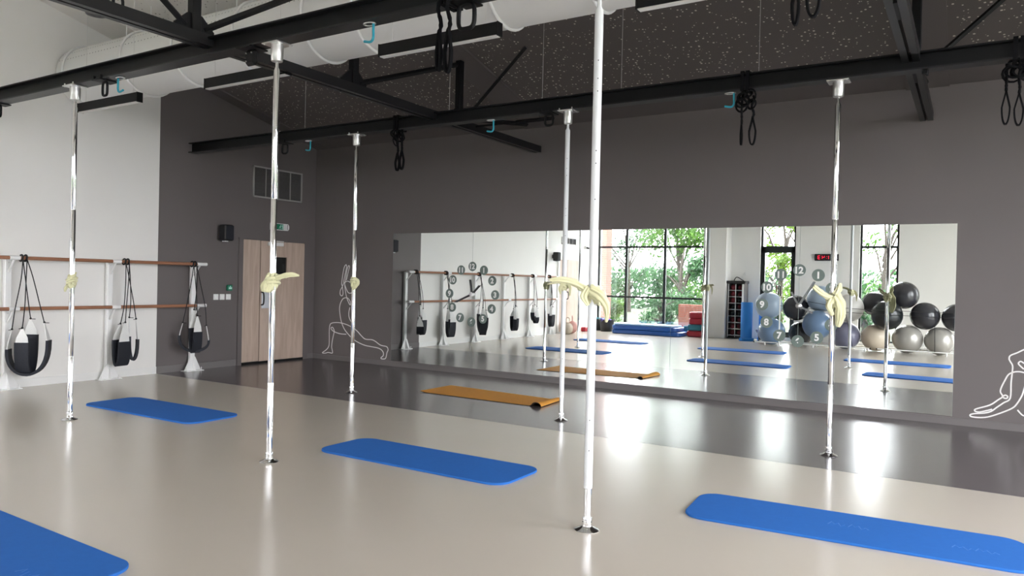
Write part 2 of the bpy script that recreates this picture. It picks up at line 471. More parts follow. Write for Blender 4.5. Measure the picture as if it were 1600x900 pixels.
for i, (a, b_) in enumerate(W_RIGHT_ADDED):  # unseen windows added for side light, raised to reach the upper left wall
    root = thing('window_%d' % (5+i), None, None, (XR+.15, (a+b_)/2, .08)); root['kind'] = 'structure'
    m = MB(); x = XR+.12
    for q in (a, (a+b_)/2-.03, b_-.06): m.box(x, x+.07, q, q+.06, .08, 3.95)
    for z in (.08, 1.0, 2.42, 3.89): m.box(x, x+.07, a, b_, z, z+.06)
    m.build('window_frame', M_alu_dark, root)
    g = MB(); g.box(x+.03, x+.036, a, b_, .1, 3.93); g.build('window_pane', M_glass, root)

# ---------------------------------------------------------------- doors on the left wall
def door_pair(name, y0, ysplit, y1, ztop, win, dark=True):
    root = thing(name, None, None, (0, (y0+y1)/2, 0)); root['kind'] = 'structure'
    fm = M_grey if dark else M_white
    f = MB(); f.box(0, .03, y0-.075, y0, 0, ztop+.0); f.box(0, .03, y1, y1+.10, 0, ztop); f.box(0, .03, y0-.075, y1+.10, ztop, ztop+.02); f.build('door_frame', fm, root)
    a = MB(); a.cbox((.016, (y0+ysplit)/2-.003, (ztop+.035)/2), (.022, ysplit-y0-.010, ztop-.045), bev=.003); nl = a.build('door_leaf', M_oak, root)
    a = MB()
    if win:
        wy0, wy1, wz0, wz1 = win
        a.box(.005, .027, ysplit+.004, wy0, .035, ztop-.008); a.box(.005, .027, wy1, y1-.004, .035, ztop-.008)
        a.box(.005, .027, wy0, wy1, .035, wz0); a.box(.005, .027, wy0, wy1, wz1, ztop-.008)
    else: a.box(.005, .027, ysplit+.004, y1-.004, .035, ztop-.008)
    leaf = a.build('door_leaf', M_oak, root)
    if win:
        g = MB(); g.box(.006, .012, wy0, wy1, wz0, wz1); g.build('vision_panel', M_glass_dark, leaf)
        g = MB()
        for q in ((wy0-.035, wy0, wz0-.035, wz1+.035), (wy1, wy1+.035, wz0-.035, wz1+.035), (wy0, wy1, wz1, wz1+.035), (wy0, wy1, wz0-.035, wz0)):
            g.box(.02, .036, *q)
        g.build('glazing_bead', M_oak, leaf)
    g = MB(); g.cbox((.031, ysplit+.13, 1.0), (.004, .20, .27), bev=.002)
    g.build('push_plate', M_silver, leaf)
    h = MB(); yy = ysplit+.03
    h.tube(smoothpath([(.028, yy, 1.12), (.07, yy, 1.11), (.085, yy, 1.06), (.085, yy, .98), (.07, yy, .93), (.028, yy, .92)], 4), .012, 10); h.build('door_handle', M_blackp, leaf)
    return root, leaf
d1, leaf1 = door_pair('door_1', -1.477, -1.15, -.25, 1.935, (-.93, -.63, 1.34, 1.68))
g = MB(); g.cbox((.052, -.88, 1.885), (.045, .30, .06), bev=.008); g.tube([(.07, -.98, 1.915), (.10, -.9, 1.93), (.05, -.72, 1.93)], .008, 8); g.build('door_closer', M_whitep, leaf1)
sl = MB(); sl.box(0, .032, -1.477, -.25, 0, .034); sl.build('door_gap_shade', M_glass_dark, d1)  # dark strip stands in for the shaded gap under the door
d2, leaf2 = door_pair('door_2', -9.9, -9.25, -8.80, 2.0, None, dark=False)

# ---------------------------------------------------------------- steel: trusses, beams
def truss(x, label, brace=True):
    root = thing('roof_truss', label, 'roof truss', (x, -5.575, 3.17), 'roof trusses')
    for s in (-1, 1):
        m = MB(); m.box(x+s*.012, x+s*.062, YB+.02, -.01, 3.175, 3.262); m.build('bottom_chord', M_blacksat, root)
    for s in (0, 1, 2, 3, 4, 5, 6):
        y = -5.37+(s-3)*1.75 if s < 3 else -5.37+(s-3)*1.75
        if y > -.3: continue
        zt = zc(y)-.04
        m = MB(); m.cbox((x, y, (zt+3.2)/2), (.075, .075, zt-3.2), bev=.006); m.build('post', M_black, root)
        m = MB(); m.prism([(y-.17, 3.17), (y+.17, 3.17), (y+.17, 3.30), (y+.06, 3.40), (y-.06, 3.40), (y-.17, 3.30)], 'x', x-.012, x+.012); m.build('gusset_plate', M_black, root)
    for y in (-5.37, -3.62, -1.87):
        y2 = y+1.75 if y < -2 else -.25
        if y2 < -.2:
            m = MB(); a = Vector((x, y+.08, 3.30)); b_ = Vector((x, y2-.06, zc(y2)-.10)); m.tube([a, b_], .028, 4, smooth=False); m.build('diagonal', M_black, root)
    for y in (-5.37, -7.12, -8.87):
        y2 = y-1.75
        m = MB(); m.tube([(x, y-.08, 3.30), (x, y2+.06, zc(max(y2, YB+.1))-.10)], .028, 4, smooth=False); m.build('diagonal', M_black, root)
    if brace:
        m = MB(); a = Vector((x+.06, -1.87, 3.24)); b_ = Vector((x+.90, -1.87, zc(-1.87)-.01)); m.tube([a, b_], .022, 4, smooth=False); m.build('roof_brace', M_black, root)
    return root
truss(4.324, 'black steel roof truss whose end meets the back wall near the middle of the mirror')
truss(9.06, 'black steel roof truss crossing overhead above the last chrome pole by the right mirror end')

def ibeam(y, label, x0=0.0, x1=13.0):
    root = thing('ceiling_beam', label, 'steel beam', ((x0+x1)/2, y, 3.10), 'long black beams carrying the poles')
    m = MB(); m.box(x0, x1, y-.065, y+.065, 3.10, 3.112); m.build('bottom_flange', M_blacksat, root)
    m = MB(); m.box(x0, x1, y-.008, y+.008, 3.112, 3.228); m.build('web', M_black, root)
    m = MB(); m.box(x0, x1, y-.065, y+.065, 3.228, 3.24); m.build('top_flange', M_black, root)
    return root
ibeam(-5.23, 'near black steel beam running across the room above the middle row of poles')
ibeam(-2.36, 'far black steel beam running across in front of the mirror wall')
m = MB(); m.tube([(4.95, -1.6, 3.235), (5.45, -1.6, 3.235)], .022, 4, smooth=False); m.tube([(4.95, -1.6, 3.235), (4.386, -1.6, 3.235)], .012, 4, smooth=False)
tag(centred(m.build('tie_bar', M_black)), 'short horizontal black bar behind the far beam between the teal hook and white pole', 'steel bar')

# thin suspension wires from the sloping ceiling to the far beam
for x in (2.28, 4.55, 5.73, 6.60, 7.89):
    m = MB(); m.cyl((x, -2.36, 3.24), (x, -2.36, zc(-2.36)), .0022, 6)
    tag(centred(m.build('suspension_wire', M_steel)), 'thin vertical wire dropping from the dark perforated ceiling to the far beam', 'wire', 'suspension wires over the far beam')

# ---------------------------------------------------------------- textile duct
RY, RZ, RR = -3.89, 3.79, .35
duct = thing('air_duct', 'large round white fabric air duct with rows of tiny holes under the ceiling', 'air duct', (6.5, RY, RZ))
m = MB(); n = 48; xs = [0.02+i*.27 for i in range(48)]; v = []; f = []
for x in xs:
    for k in range(n):
        a = 2*PI*k/n; rr = RR*(1-.010*math.sin(x*7)**2*abs(math.sin(a*3)))
        v.append((x, RY+rr*math.cos(a), RZ+rr*math.sin(a)))
for i in range(len(xs)-1):
    for k in range(n): f.append((i*n+k, i*n+(k+1) % n, (i+1)*n+(k+1) % n, (i+1)*n+k))
m.add(v, f, True); m.add(v[:n], [tuple(range(n))]); m.build('duct_sleeve', M_duct, duct)
for x in (.18, 1.38, 2.32, 3.30, 4.26, 4.88, 6.27, 7.10, 8.3, 9.5, 10.7, 11.9):
    m = MB(); m.tube([(x, RY+(RR+.012)*math.cos(2*PI*k/40), RZ+(RR+.012)*math.sin(2*PI*k/40)) for k in range(40)], .014, 8, closed=True)
    m.build('duct_hoop', M_whitep, duct)
for x in (.9, 1.38, 2.9, 4.26, 6.27, 8.3, 10.7):
    m = MB(); m.cyl((x, RY, RZ+RR), (x, RY, zc(RY)-.03), .006, 8); m.build('hanger_wire', M_whitep, duct)

# ---------------------------------------------------------------- linear ceiling lights (switched off)
def make_light(x):
    L = 1.14
    root = thing('pendant_light', 'x', 'light', (x+L/2, -4.45, 3.155), 'linear black pendant lights')
    m = MB(); m.box(x, x+L, -4.48, -4.42, 3.162, 3.255); m.box(x, x+.008, -4.484, -4.416, 3.155, 3.257); m.box(x+L-.008, x+L, -4.484, -4.416, 3.155, 3.257)
    m.build('housing', M_black, root)
    m = MB(); m.cbox((x+L/2, -4.45, 3.160), (L-.02, .05, .012), bev=.003); m.build('light_diffuser', M_lens, root)
    for xx in (x+.12, x+L-.12):
        m = MB(); m.cyl((xx, -4.45, 3.255), (xx, -4.45, zc(-4.45)), .0016, 6); m.build('hanging_wire', M_steel, root)
    return root
lt = make_light(0.97)
labs = ['black linear pendant light beside the first pole from the left',
        'black linear pendant light with pale lens just behind the top of the second pole',
        'black linear pendant light with pale lens between hanging straps and white duct',
        'black linear pendant light cut off by the picture top beyond the tall white pole']
for i, x in enumerate((.97, 3.21, 5.42, 7.62)):
    o = lt if i == 0 else copy_tree(lt)
    o.location.x = x+.57; o['label'] = labs[i]

# ---------------------------------------------------------------- floor-to-beam poles
def make_pole(x, y, label, white_from=None, thick=.0225):
    root = thing('dance_pole', label, 'pole', (x, y, 0), 'vertical poles')
    m = MB(); m.lathe((x, y, 0), [(.068, 0), (.070, .003), (.062, .008), (.040, .016), (.029, .024), (.0285, .034)], 32); m.build('floor_flange', M_chrome, root)
    m = MB(); m.lathe((x, y, 0), [(.027, .030), (.0285, .036), (.0285, .048), (.024, .050), (.024, .056), (.028, .058), (.028, .068), (.0235, .075)], 24); m.build('collar', M_chrome, root)
    if white_from is None:
        m = MB(); m.lathe((x, y, 0), [(thick, .07), (thick, .585), (thick-.001, .587), (thick-.001, .591), (thick, .593), (thick, 1.95), (thick-.001, 1.952), (thick-.001, 1.956), (thick, 1.958), (thick, 2.90), (.012, 2.925), (.012, 2.99)], 28)
        m.build('tube', M_chrome, root)
    else:
        m = MB(); m.lathe((x, y, 0), [(.0215, .07), (.0215, white_from+.01)], 28); m.build('lower_tube', M_chrome, root)
        m = MB(); m.lathe((x, y, 0), [(.0225, white_from), (.0242, white_from+.002), (.0242, 2.90), (.012, 2.925), (.012, 2.99)], 28); tb = m.build('coated_tube', M_pwhite, root)
        m = MB()
        for z in (.45, .62, 1.85, 2.05, 2.12, 2.45, 2.52, 2.62):
            a = math.radians(-62); d = Vector((math.cos(a), math.sin(a), 0)); p = Vector((x, y, z)); m = MB(); m.cyl(p+d*.0235, p+d*.0250, .0035, 8); m.build('pin_hole', M_blackp, root)
    m = MB(); m.lathe((x, y, 0), [(.040, 2.968), (.043, 2.972), (.046, 3.05), (.046, 3.09)], 28); m.lathe((x, y, 0), [(.013, 2.962), (.03, 2.969)], 20)
    mt = m.build('ceiling_mount', M_steel, root)
    m = MB(); m.cbox((x, y, 3.094), (.17, .15, .010), bev=.002)
    for sx in (-.07, .07):
        for sy in (-.058, .058): m.cyl((x+sx, y+sy, 3.085), (x+sx, y+sy, 3.118), .006, 8)
    m.build('mount_plate', M_steel, mt)
    return root
make_pole(2.3955, -5.2518, 'chrome pole beside the ballet barre, first from the left')
make_pole(5.0992, -5.2201, 'chrome pole in front of the wooden door, with a yellow cloth tail pointing right')
make_pole(3.1869, -2.3745, 'chrome pole by the line drawing of the lunging figure')
make_pole(6.0384, -2.3716, 'white coated pole with chrome foot at the end of the ochre mat', .25)
make_pole(7.7088, -5.2014, 'tall white coated pole nearest the camera with a chrome foot', .235)
make_pole(8.5331, -2.3394, 'chrome pole in front of the larger clock on the mirror')

# ---------------------------------------------------------------- scarves tied round the poles
CR = Vector((.85, .526, 0)); CB = Vector((-.526, .85, 0))     # across and along the pole rows
def scarf(px, py, zt, zb, offs, tails, label, wid=.05, lump=.012, seed=1, fat=1.0):
    rnd = random.Random(seed)
    root = thing('knotted_cloth', label, 'cloth', (px, py, zb), 'pale yellow cloths tied round the poles')
    # wrap: a gathered sleeve with deep folds
    m = MB(); n = 40; rows = 14; v = []; f = []
    for j in range(rows+1):
        t = j/rows; z = zb+(zt-zb)*t
        o = CR*offs[0]*(1-t)+CR*offs[1]*t*0
        rad = wid*.80*(.62+.5*math.sin(PI*min(1, .25+.75*(1-t))))*(1-.35*t)
        for k in range(n):
            a = 2*PI*k/n
            fold = lump*math.sin(a*5+t*4+seed)+lump*.6*math.sin(a*9-t*7+seed*2)+lump*.5*math.sin(t*22+a*2)
            r = max(.027, rad+fold)
            if j in (0, rows): r = max(.024, r*.72)
            v.append(Vector((px, py, z))+o+Vector((r*math.cos(a), r*math.sin(a), lump*.6*math.sin(a*3+seed))))
    for j in range(rows):
        for k in range(n): f.append((j*n+k, j*n+(k+1) % n, (j+1)*n+(k+1) % n, (j+1)*n+k))
    m.add(v, f, True); m.build('wrap', M_scarf, root, 180)
    m = MB()
    for kz, kr in ((.35, .034), (.55, .030)):
        zz = zb+(zt-zb)*(1-kz)
        m.tube([Vector((px, py, zz))+Vector((math.cos(a), math.sin(a), 0))*(wid*.74+.004*math.sin(3*a))+Vector((0, 0, .012*math.sin(a+seed))) for a in [2*PI*i/28 for i in range(28)]], kr*.38, 8, closed=True)
    m.build('band', M_scarf, root, 180)
    for tl in tails:
        pts = [Vector((px, py, 0))+CR*a-CB*d+Vector((0, 0, z)) for a, d, z, _, _ in tl]
        rs = [q[3] for q in tl]; fs = [q[4] for q in tl]
        # resample
        P = smoothpath(pts, 6); N = len(P); R = []; F = []
        for i in range(N):
            u = i/(N-1)*(len(rs)-1); k = min(int(u), len(rs)-2); w_ = u-k
            R.append(rs[k]*(1-w_)+rs[k+1]*w_); F.append(fs[k]*(1-w_)+fs[k+1]*w_)
        m = MB(); n = 40; rings = []; prev = None
        for i, p in enumerate(P):
            t = (P[min(i+1, N-1)]-P[max(i-1, 0)]).normalized()
            a = prev or CB; u = (a-t*a.dot(t)).normalized(); w2 = t.cross(u); prev = u
            rings.append([p+(u*math.cos(k*2*PI/n)*F[i]+w2*math.sin(k*2*PI/n))*R[i]*.72*fat*(1.12-.42*abs(math.sin(k*3.5*2*PI/n+i*.10+seed))+.16*math.sin(k*5*2*PI/n+i*.22+seed)+.12*math.sin(k*7*2*PI/n-i*.15)+.06*math.sin(i*1.3+seed)) for k in range(n)])
        vv = [q for g_ in rings for q in g_]
        ff = [(i*n+k, i*n+(k+1) % n, (i+1)*n+(k+1) % n, (i+1)*n+k) for i in range(N-1) for k in range(n)]
        m.add(vv, ff, True); m.add(rings[0], [tuple(range(n))]); m.add(rings[-1], [tuple(range(n))]); m.build('tail', M_scarf, root, 180)
    return root
scarf(2.3955, -5.2518, 1.352, 1.225, (-.004, .0), [[(.01, .03, 1.33, .022, .5), (.045, .04, 1.345, .014, .5), (.065, .04, 1.375, .006, .6)], [(-.02, .03, 1.26, .02, .5), (-.04, .03, 1.22, .018, .5), (-.045, .03, 1.19, .008, .5)]],
      'pale yellow cloth wrapped round the pole beside the ballet barre', .05, .006, 1)
scarf(5.0992, -5.2201, 1.405, 1.262, (-.018, .0), [[(.02, .03, 1.36, .022, .5), (.07, .045, 1.378, .020, .5), (.15, .06, 1.395, .022, .4), (.215, .06, 1.388, .006, .5)], [(-.01, .035, 1.35, .035, .4), (-.03, .045, 1.29, .05, .35), (-.035, .045, 1.262, .03, .35)]],
      'pale yellow cloth on the pole before the door, its pointed tail sticking out sideways', .062, .007, 2, 1.15)
scarf(3.1869, -2.3745, 1.392, 1.255, (.0, .0), [[(.01, .03, 1.37, .03, .6), (.055, .03, 1.335, .036, .6), (.03, .035, 1.28, .028, .6), (-.01, .035, 1.235, .012, .6)]],
      'pale yellow cloth knotted on the pole by the lunging figure drawing', .046, .008, 3)
scarf(6.0384, -2.3716, 1.40, 1.30, (.0, .0), [[(.0, .04, 1.37, .022, .6), (-.06, .05, 1.385, .018, .5), (-.12, .05, 1.372, .014, .5), (-.17, .05, 1.362, .005, .6)], [(.0, .045, 1.38, .024, .6), (-.045, .05, 1.33, .022, .5), (-.035, .05, 1.265, .010, .5)], [(.02, .04, 1.38, .02, .6), (.055, .045, 1.34, .02, .5), (.055, .045, 1.25, .008, .5)]],
      'small pale yellow cloth knotted round the white pole by the ochre mat', .044, .008, 4)
scarf(7.7088, -5.2014, 1.372, 1.262, (.02, .0), [[(-.01, .05, 1.325, .022, .5), (-.05, .05, 1.35, .026, .5), (-.11, .05, 1.385, .024, .5), (-.18, .05, 1.40, .020, .45), (-.245, .05, 1.395, .010, .5)],
      [(-.03, .055, 1.36, .022, .5), (-.055, .06, 1.31, .024, .5), (-.03, .06, 1.26, .012, .5)], [(-.02, .055, 1.35, .028, .5), (.03, .07, 1.32, .036, .45), (.065, .07, 1.27, .028, .5), (.075, .06, 1.215, .016, .5), (.072, .06, 1.17, .008, .5)]],
      'pale yellow cloth tied round the tall near white pole, one end stretched out sideways', .052, .012, 5, 1.2)
scarf(8.5331, -2.3394, 1.345, 1.215, (-.004, .0), [[(-.01, .035, 1.30, .026, .5), (-.07, .05, 1.32, .024, .5), (-.13, .055, 1.355, .022, .5), (-.185, .055, 1.40, .018, .5)],
      [(-.03, .05, 1.30, .026, .5), (-.055, .055, 1.24, .026, .5), (-.02, .055, 1.165, .012, .5)], [(.0, .05, 1.33, .036, .5), (.035, .06, 1.26, .045, .45), (.04, .06, 1.16, .036, .5), (.025, .05, 1.07, .016, .5)], [(.0, .045, 1.33, .03, .5), (.03, .045, 1.38, .03, .45), (.04, .045, 1.43, .008, .5)]],
      'pale yellow cloth in a large knot with long hanging end before the larger mirror clock', .056, .011, 6, 1.45)

# ---------------------------------------------------------------- fittings hung from the beams
def eye(x, y, label, z=3.10, w=.075, h=.12, thick=.011, plate=True, rot=0.0):
    root = thing('anchor_loop', label, 'anchor', (x, y, z), 'black anchor loops under the beams')
    d = Vector((math.cos(rot), math.sin(rot), 0))
    m = MB(); pts = []
    for k in range(24):
        a = 2*PI*k/24; ca, sa = math.cos(a), math.sin(a)
        px = w/2*math.copysign(abs(ca)**.5, ca); pz = h/2*math.copysign(abs(sa)**.6, sa)
        pts.append(Vector((x, y, z-.015-h/2+pz))+d*px)
    m.tube(pts, thick, 8, closed=True); m.build('ring', M_black, root)
    if plate:
        m = MB(); m.cbox((x, y, z-.006), (.13, .17, .012), bev=.002)
        m.cbox((x-.055, y-.072, z+.008), (.03, .02, .04)); m.cbox((x+.055, y-.072, z+.008), (.03, .02, .04)); m.build('clamp_plate', M_black, root)
    return root
def hook(x, y, label, z=3.10, flip=1):
    root = thing('coated_hook', label, 'hook', (x, y, z-.13), 'teal hooks under the beams')
    m = MB(); m.tube(smoothpath([(x+.035*flip, y, z-.004), (x+.035*flip, y, z-.05), (x+.035*flip, y, z-.105), (x+.012*flip, y, z-.128), (x-.045*flip, y, z-.118)], 5), .009, 10)
    m.build('hook_bar', M_teal, root)
    m = MB(); m.tube([(x+.045*math.cos(2*PI*k/24), y+.03*math.sin(2*PI*k/24), z-.007) for k in range(24)], .0055, 8, closed=True); m.build('wire_ring', M_steel, root)
    return root
eye(.90, -5.23, 'black anchor loop under the near beam, cut off at the left picture edge')
eye(2.85, -5.23, 'black anchor loop under the near beam beside the first teal hook')
eye(6.82, -5.23, 'black anchor loop with cords in it beside the long straps on the near beam', w=.12, h=.15, thick=.014)
eye(1.92, -2.36, 'black anchor loop under the far beam seen just right of the second pole', w=.10, h=.12, thick=.013)
eye(5.815, -2.36, 'black anchor loop under the far beam next to the white pole mount', w=.09, h=.11, thick=.012)
hook(3.09, -5.23, 'teal hook under the near beam between first pole and its anchor loop', flip=-1)
hook(6.02, -5.23, 'teal hook with wire ring under the near beam over the white duct')
hook(2.35, -2.36, 'teal hook under the far beam left of the third pole')
hook(5.105, -2.36, 'teal hook under the far beam near the middle, above the mirror')
hook(7.645, -2.36, 'teal hook beside knotted straps on the far beam')
# pulley block by the second pole
root = thing('pulley_block', 'black metal block clamped under the near beam beside the second pole mount', 'bracket', (4.83, -5.23, 2.96))
m = MB(); m.cbox((4.83, -5.23, 3.03), (.115, .05, .12), bev=.02); m.build('body', M_black, root)
m = MB(); m.cbox((4.83, -5.23, 3.094), (.16, .17, .012), bev=.002); m.build('clamp_plate', M_black, root)
m = MB()
for dx, dz in ((-.03, .03), (.03, .03), (-.03, -.03)): m.cyl((4.83+dx, -5.262, 3.03+dz), (4.83+dx, -5.25, 3.03+dz), .006, 8)
m.build('bolt', M_steel, root)
# small clamp beside truss
m = MB(); m.cbox((9.157, -2.36, 3.085), (.04, .05, .03), bev=.004); m.cyl((9.175, -2.36, 3.10), (9.175, -2.36, 3.055), .008, 8)
tag(centred(m.build('beam_clamp', M_black)), 'tiny black clamp under the far beam where the right truss crosses', 'clamp')
# spotlight clamped to the truss chord, upper left
root = thing('ceiling_fitting', 'dark round fitting hung on the truss chord in the upper left corner', 'fitting', (4.27, -6.08, 3.17))
m = MB(); m.lathe((4.245, -6.08, 3.24), [(.03, -.065), (.070, -.055), (.085, -.02), (.085, .05), (.06, .08), (.03, .12)], 24); m.build('body', M_blackp, root)
m = MB(); m.tube([(4.245, -5.93+.035*math.copysign(abs(math.cos(a))**.5, math.cos(a)), 3.30+.07*math.copysign(abs(math.sin(a))**.6, math.sin(a))) for a in [2*PI*k/20 for k in range(20)]], .011, 8, closed=True); m.build('ring', M_black, root)

def strap_set(x, y, label, loops, wrap=True, knot=0, seed=0, yo=-.01):
    """webbing slings thrown over a beam and hanging in loops"""
    rnd = random.Random(seed)
    root = thing('hanging_strap', label, 'strap', (x, y, 2.62), 'black straps hanging from the beams')
    if wrap:
        for dx in (-.022, .022):
            m = MB(); a, b_, c_, d_ = y-.075, y+.075, 3.088, 3.252
            m.ribbon([(x+dx, a, c_), (x+dx, a, d_), (x+dx, b_, d_), (x+dx, b_, c_), (x+dx, a, c_), (x+dx, a, d_)], (1, 0, 0), .03, .008); m.build('beam_wrap', M_strap, root)
    for (dx, z0, z1, lw, lh, bow) in loops:
        m = MB()
        # twisted length with stitched bulges then an open loop at the foot
        pts = []; N = 16
        for i in range(N+1):
            t = i/N; pts.append(Vector((x+dx+bow*math.sin(t*PI*3)*.4, y+yo+.006*math.sin(t*9), z0+(z1+lh-z0)*t)))
        m.tube(pts, [.012+.007*abs(math.sin(i*1.3+dx*40)) for i in range(N+1)], 8, flat=.6)
        m.build('strap_length', M_strap, root)
        m = MB(); c0 = Vector((x+dx, y+yo, z1)); lp = []
        for i in range(25):
            t = -PI/2+2*PI*(i/24); tt = (math.sin(t)+1)/2
            wv = lw/2*math.cos(t)*(1 if tt < .5 else 1-.85*(tt-.5)*2)
            lp.append(c0+Vector((wv, 0, lh*tt)))
        m.ribbon(lp, (0, 1, 0), .028, .011); m.build('strap_loop', M_strap, root)
    if knot:
        m = MB()
        for k in range(7):
            a = rnd.uniform(0, 6.28); cx = x+rnd.uniform(-.05, .06); cz = 3.03+rnd.uniform(-.06, .04); rr = rnd.uniform(.03, .06)
            m.tube([(cx+rr*math.cos(2*PI*i/14), y-.02+.035*math.sin(2*PI*i/14+a), cz+rr*.9*math.sin(2*PI*i/14)) for i in range(14)], .010, 6, closed=True, flat=.7)
        m.build('strap_knot', M_strap, root)
    return root
strap_set(3.845, -2.36, 'black straps hanging in two thin loops from the far beam near the third pole', [(-.02, 3.10, 2.63, .055, .20, .01), (.045, 3.10, 2.64, .06, .22, -.01)], knot=1, seed=3)
strap_set(7.79, -2.36, 'knotted black straps hanging beside the teal hook on the far beam', [(-.035, 3.08, 2.625, .012, .18, .0), (.06, 3.05, 2.62, .055, .24, .02)], knot=1, seed=5)
strap_set(9.76, -2.36, 'black straps with padded loops hanging at the right end of the far beam', [(-.07, 3.08, 2.63, .05, .25, .0), (.01, 3.08, 2.615, .055, .24, .01)], knot=1, seed=8)
strap_set(6.70, -5.23, 'two long black straps hanging from the near beam beside the large anchor loop', [(-.015, 3.20, 2.67, .03, .24, .02), (.055, 3.20, 2.65, .05, .26, .02)], seed=9, yo=-.095)
strap_set(8.79, -5.23, 'black straps whose two looped ends hang into the picture top right', [(-.03, 3.10, 2.642, .03, .20, .0), (.05, 3.10, 2.668, .055, .16, .0)], seed=11)

# ---------------------------------------------------------------- wall drawings
FIG1 = [[(0.641, 1.263), (0.654, 1.374), (0.688, 1.534), (0.73, 1.59), (0.747, 1.555), (0.718, 1.435), (0.689, 1.314), (0.703, 1.285)], [(0.748, 1.336), (0.792, 1.495), (0.812, 1.555), (0.79, 1.575), (0.752, 1.495), (0.736, 1.375), (0.721, 1.315), (0.712, 1.255), (0.735, 1.136), (0.764, 1.047), (0.807, 0.969), (0.843, 0.93), (0.851, 0.951), (0.833, 1.0), (0.792, 1.038), (0.751, 1.047), (0.683, 1.03), (0.63, 0.963), (0.605, 0.872), (0.622, 0.752), (0.659, 0.633), (0.725, 0.527), (0.822, 0.443), (0.932, 0.37), (1.067, 0.319), (1.199, 0.288), (1.356, 0.275), (1.459, 0.266), (1.536, 0.243), (1.581, 0.198), (1.577, 0.149), (1.535, 0.117), (1.545, 0.099), (1.616, 0.104), (1.641, 0.135), (1.656, 0.203), (1.678, 0.252), (1.649, 0.298), (1.56, 0.308), (1.496, 0.323), (1.405, 0.369), (1.327, 0.39), (1.197, 0.39), (1.117, 0.43), (1.008, 0.512), (0.9, 0.566), (0.736, 0.613), (0.571, 0.629), (0.432, 0.612), (0.391, 0.57), (0.38, 0.478), (0.385, 0.316), (0.376, 0.224), (0.319, 0.159), (0.227, 0.102), (0.306, 0.102), (0.362, 0.118), (0.46, 0.113), (0.459, 0.159), (0.443, 0.219), (0.455, 0.32), (0.487, 0.443), (0.497, 0.484), (0.462, 0.539), (0.429, 0.541), (0.421, 0.521), (0.45, 0.492), (0.506, 0.469), (0.631, 0.446), (0.768, 0.445)], [(0.689, 1.284), (0.77, 1.32), (0.852, 1.288), (0.908, 1.22), (0.896, 1.15), (0.843, 1.123), (0.789, 1.137), (0.741, 1.206), (0.712, 1.265)], [(0.689, 1.284), (0.65, 1.214), (0.616, 1.163), (0.612, 1.102), (0.646, 1.073), (0.676, 1.098), (0.674, 1.154), (0.658, 1.234), (0.641, 1.263)], [(0.837, 0.89), (0.817, 0.8), (0.828, 0.721), (0.876, 0.654), (0.925, 0.627)]]
FIG2 = [[(10.039, 0.856), (9.965, 0.82), (9.91, 0.785), (9.854, 0.753), (9.844, 0.718), (9.856, 0.69), (9.874, 0.652), (9.873, 0.583), (9.866, 0.48), (9.862, 0.325), (9.809, 0.274), (9.753, 0.222), (9.705, 0.176), (9.647, 0.152), (9.559, 0.136), (9.525, 0.119), (9.54, 0.102), (9.619, 0.103), (9.697, 0.123), (9.811, 0.182), (9.886, 0.231), (9.922, 0.28), (9.958, 0.358), (9.974, 0.422), (9.992, 0.503), (10.018, 0.562)], [(10.046, 0.564), (9.97, 0.591), (9.924, 0.597), (9.877, 0.586), (9.84, 0.557), (9.813, 0.498), (9.786, 0.427), (9.779, 0.38), (9.798, 0.336), (9.76, 0.297), (9.694, 0.239), (9.588, 0.192), (9.563, 0.174), (9.574, 0.159), (9.618, 0.161), (9.714, 0.198)], [(9.798, 0.336), (9.821, 0.352), (9.841, 0.34), (9.832, 0.32), (9.808, 0.323), (9.798, 0.336)], [(9.969, 0.625), (9.942, 0.651), (9.922, 0.678), (9.936, 0.7), (9.955, 0.694), (9.983, 0.672), (10.045, 0.62)], [(9.926, 0.215), (9.953, 0.181), (9.981, 0.162), (10.056, 0.153)]]
def drawing(figs, label):
    root = thing('wall_drawing', label, 'wall drawing', (figs[0][0][0], 0, .1), 'white one line yoga drawings')
    for pl in figs:
        P = smoothpath([(a, -.003, b_) for a, b_ in pl], 4); m = MB()
        m.ribbon(P, (0, 1, 0), .003, .0135) if False else None
        v = []; f = []; N = len(P); h = .0068
        for i, p in enumerate(P):
            t = (P[min(i+1, N-1)]-P[max(i-1, 0)]); t.normalize(); nrm = Vector((-t.z, 0, t.x))
            for sgn, yy in ((-1, 0), (1, 0), (1, -.0025), (-1, -.0025)): v.append(Vector((p.x, yy-.0004, p.z))+nrm*h*sgn)
        for i in range(N-1):
            for k in range(4): f.append((i*4+k, i*4+(k+1) % 4, (i+1)*4+(k+1) % 4, (i+1)*4+k))
        f.append((0, 1, 2, 3)); f.append(tuple((N-1)*4+k for k in range(4)))
        m.add(v, f); m.build('line', M_line, root)
    return root
drawing(FIG1, 'white line drawing of a lunging figure with raised arms beside the mirror')
drawing(FIG2, 'white line drawing of feet and legs on the wall right of the mirror')

# ---------------------------------------------------------------- mirror wall
MX = [1.744, 3.271, 4.793, 6.312, 7.826, 9.367]
mlab = ['mirror panel at the left end of the row, beside the lunging figure drawing',
        'mirror panel between the smaller clock and the slim white pole',
        'mirror panel in the middle of the row, behind the tall near white pole',
        'mirror panel second from the right end, left half of the larger clock on it',
        'mirror panel at the right end of the row, reflecting the grey exercise balls']
for i in range(5):
    m = MB(); m.box(MX[i]+.0015, MX[i+1]-.0015, -.006, -.0002, .087, 2.087)
    m.mi = 1; m.box(MX[i], MX[i]+.0015, -.0062, 0, .087, 2.087); m.box(MX[i+1]-.0015, MX[i+1], -.0062, 0, .087, 2.087)
    m.mi = 2; m.box(MX[i], MX[i+1], -.0064, 0, 2.087, 2.094)
    tag(centred(m.build('wall_mirror', [M_mirror, M_seam, M_base_g])), mlab[i], 'mirror', 'mirror panels')

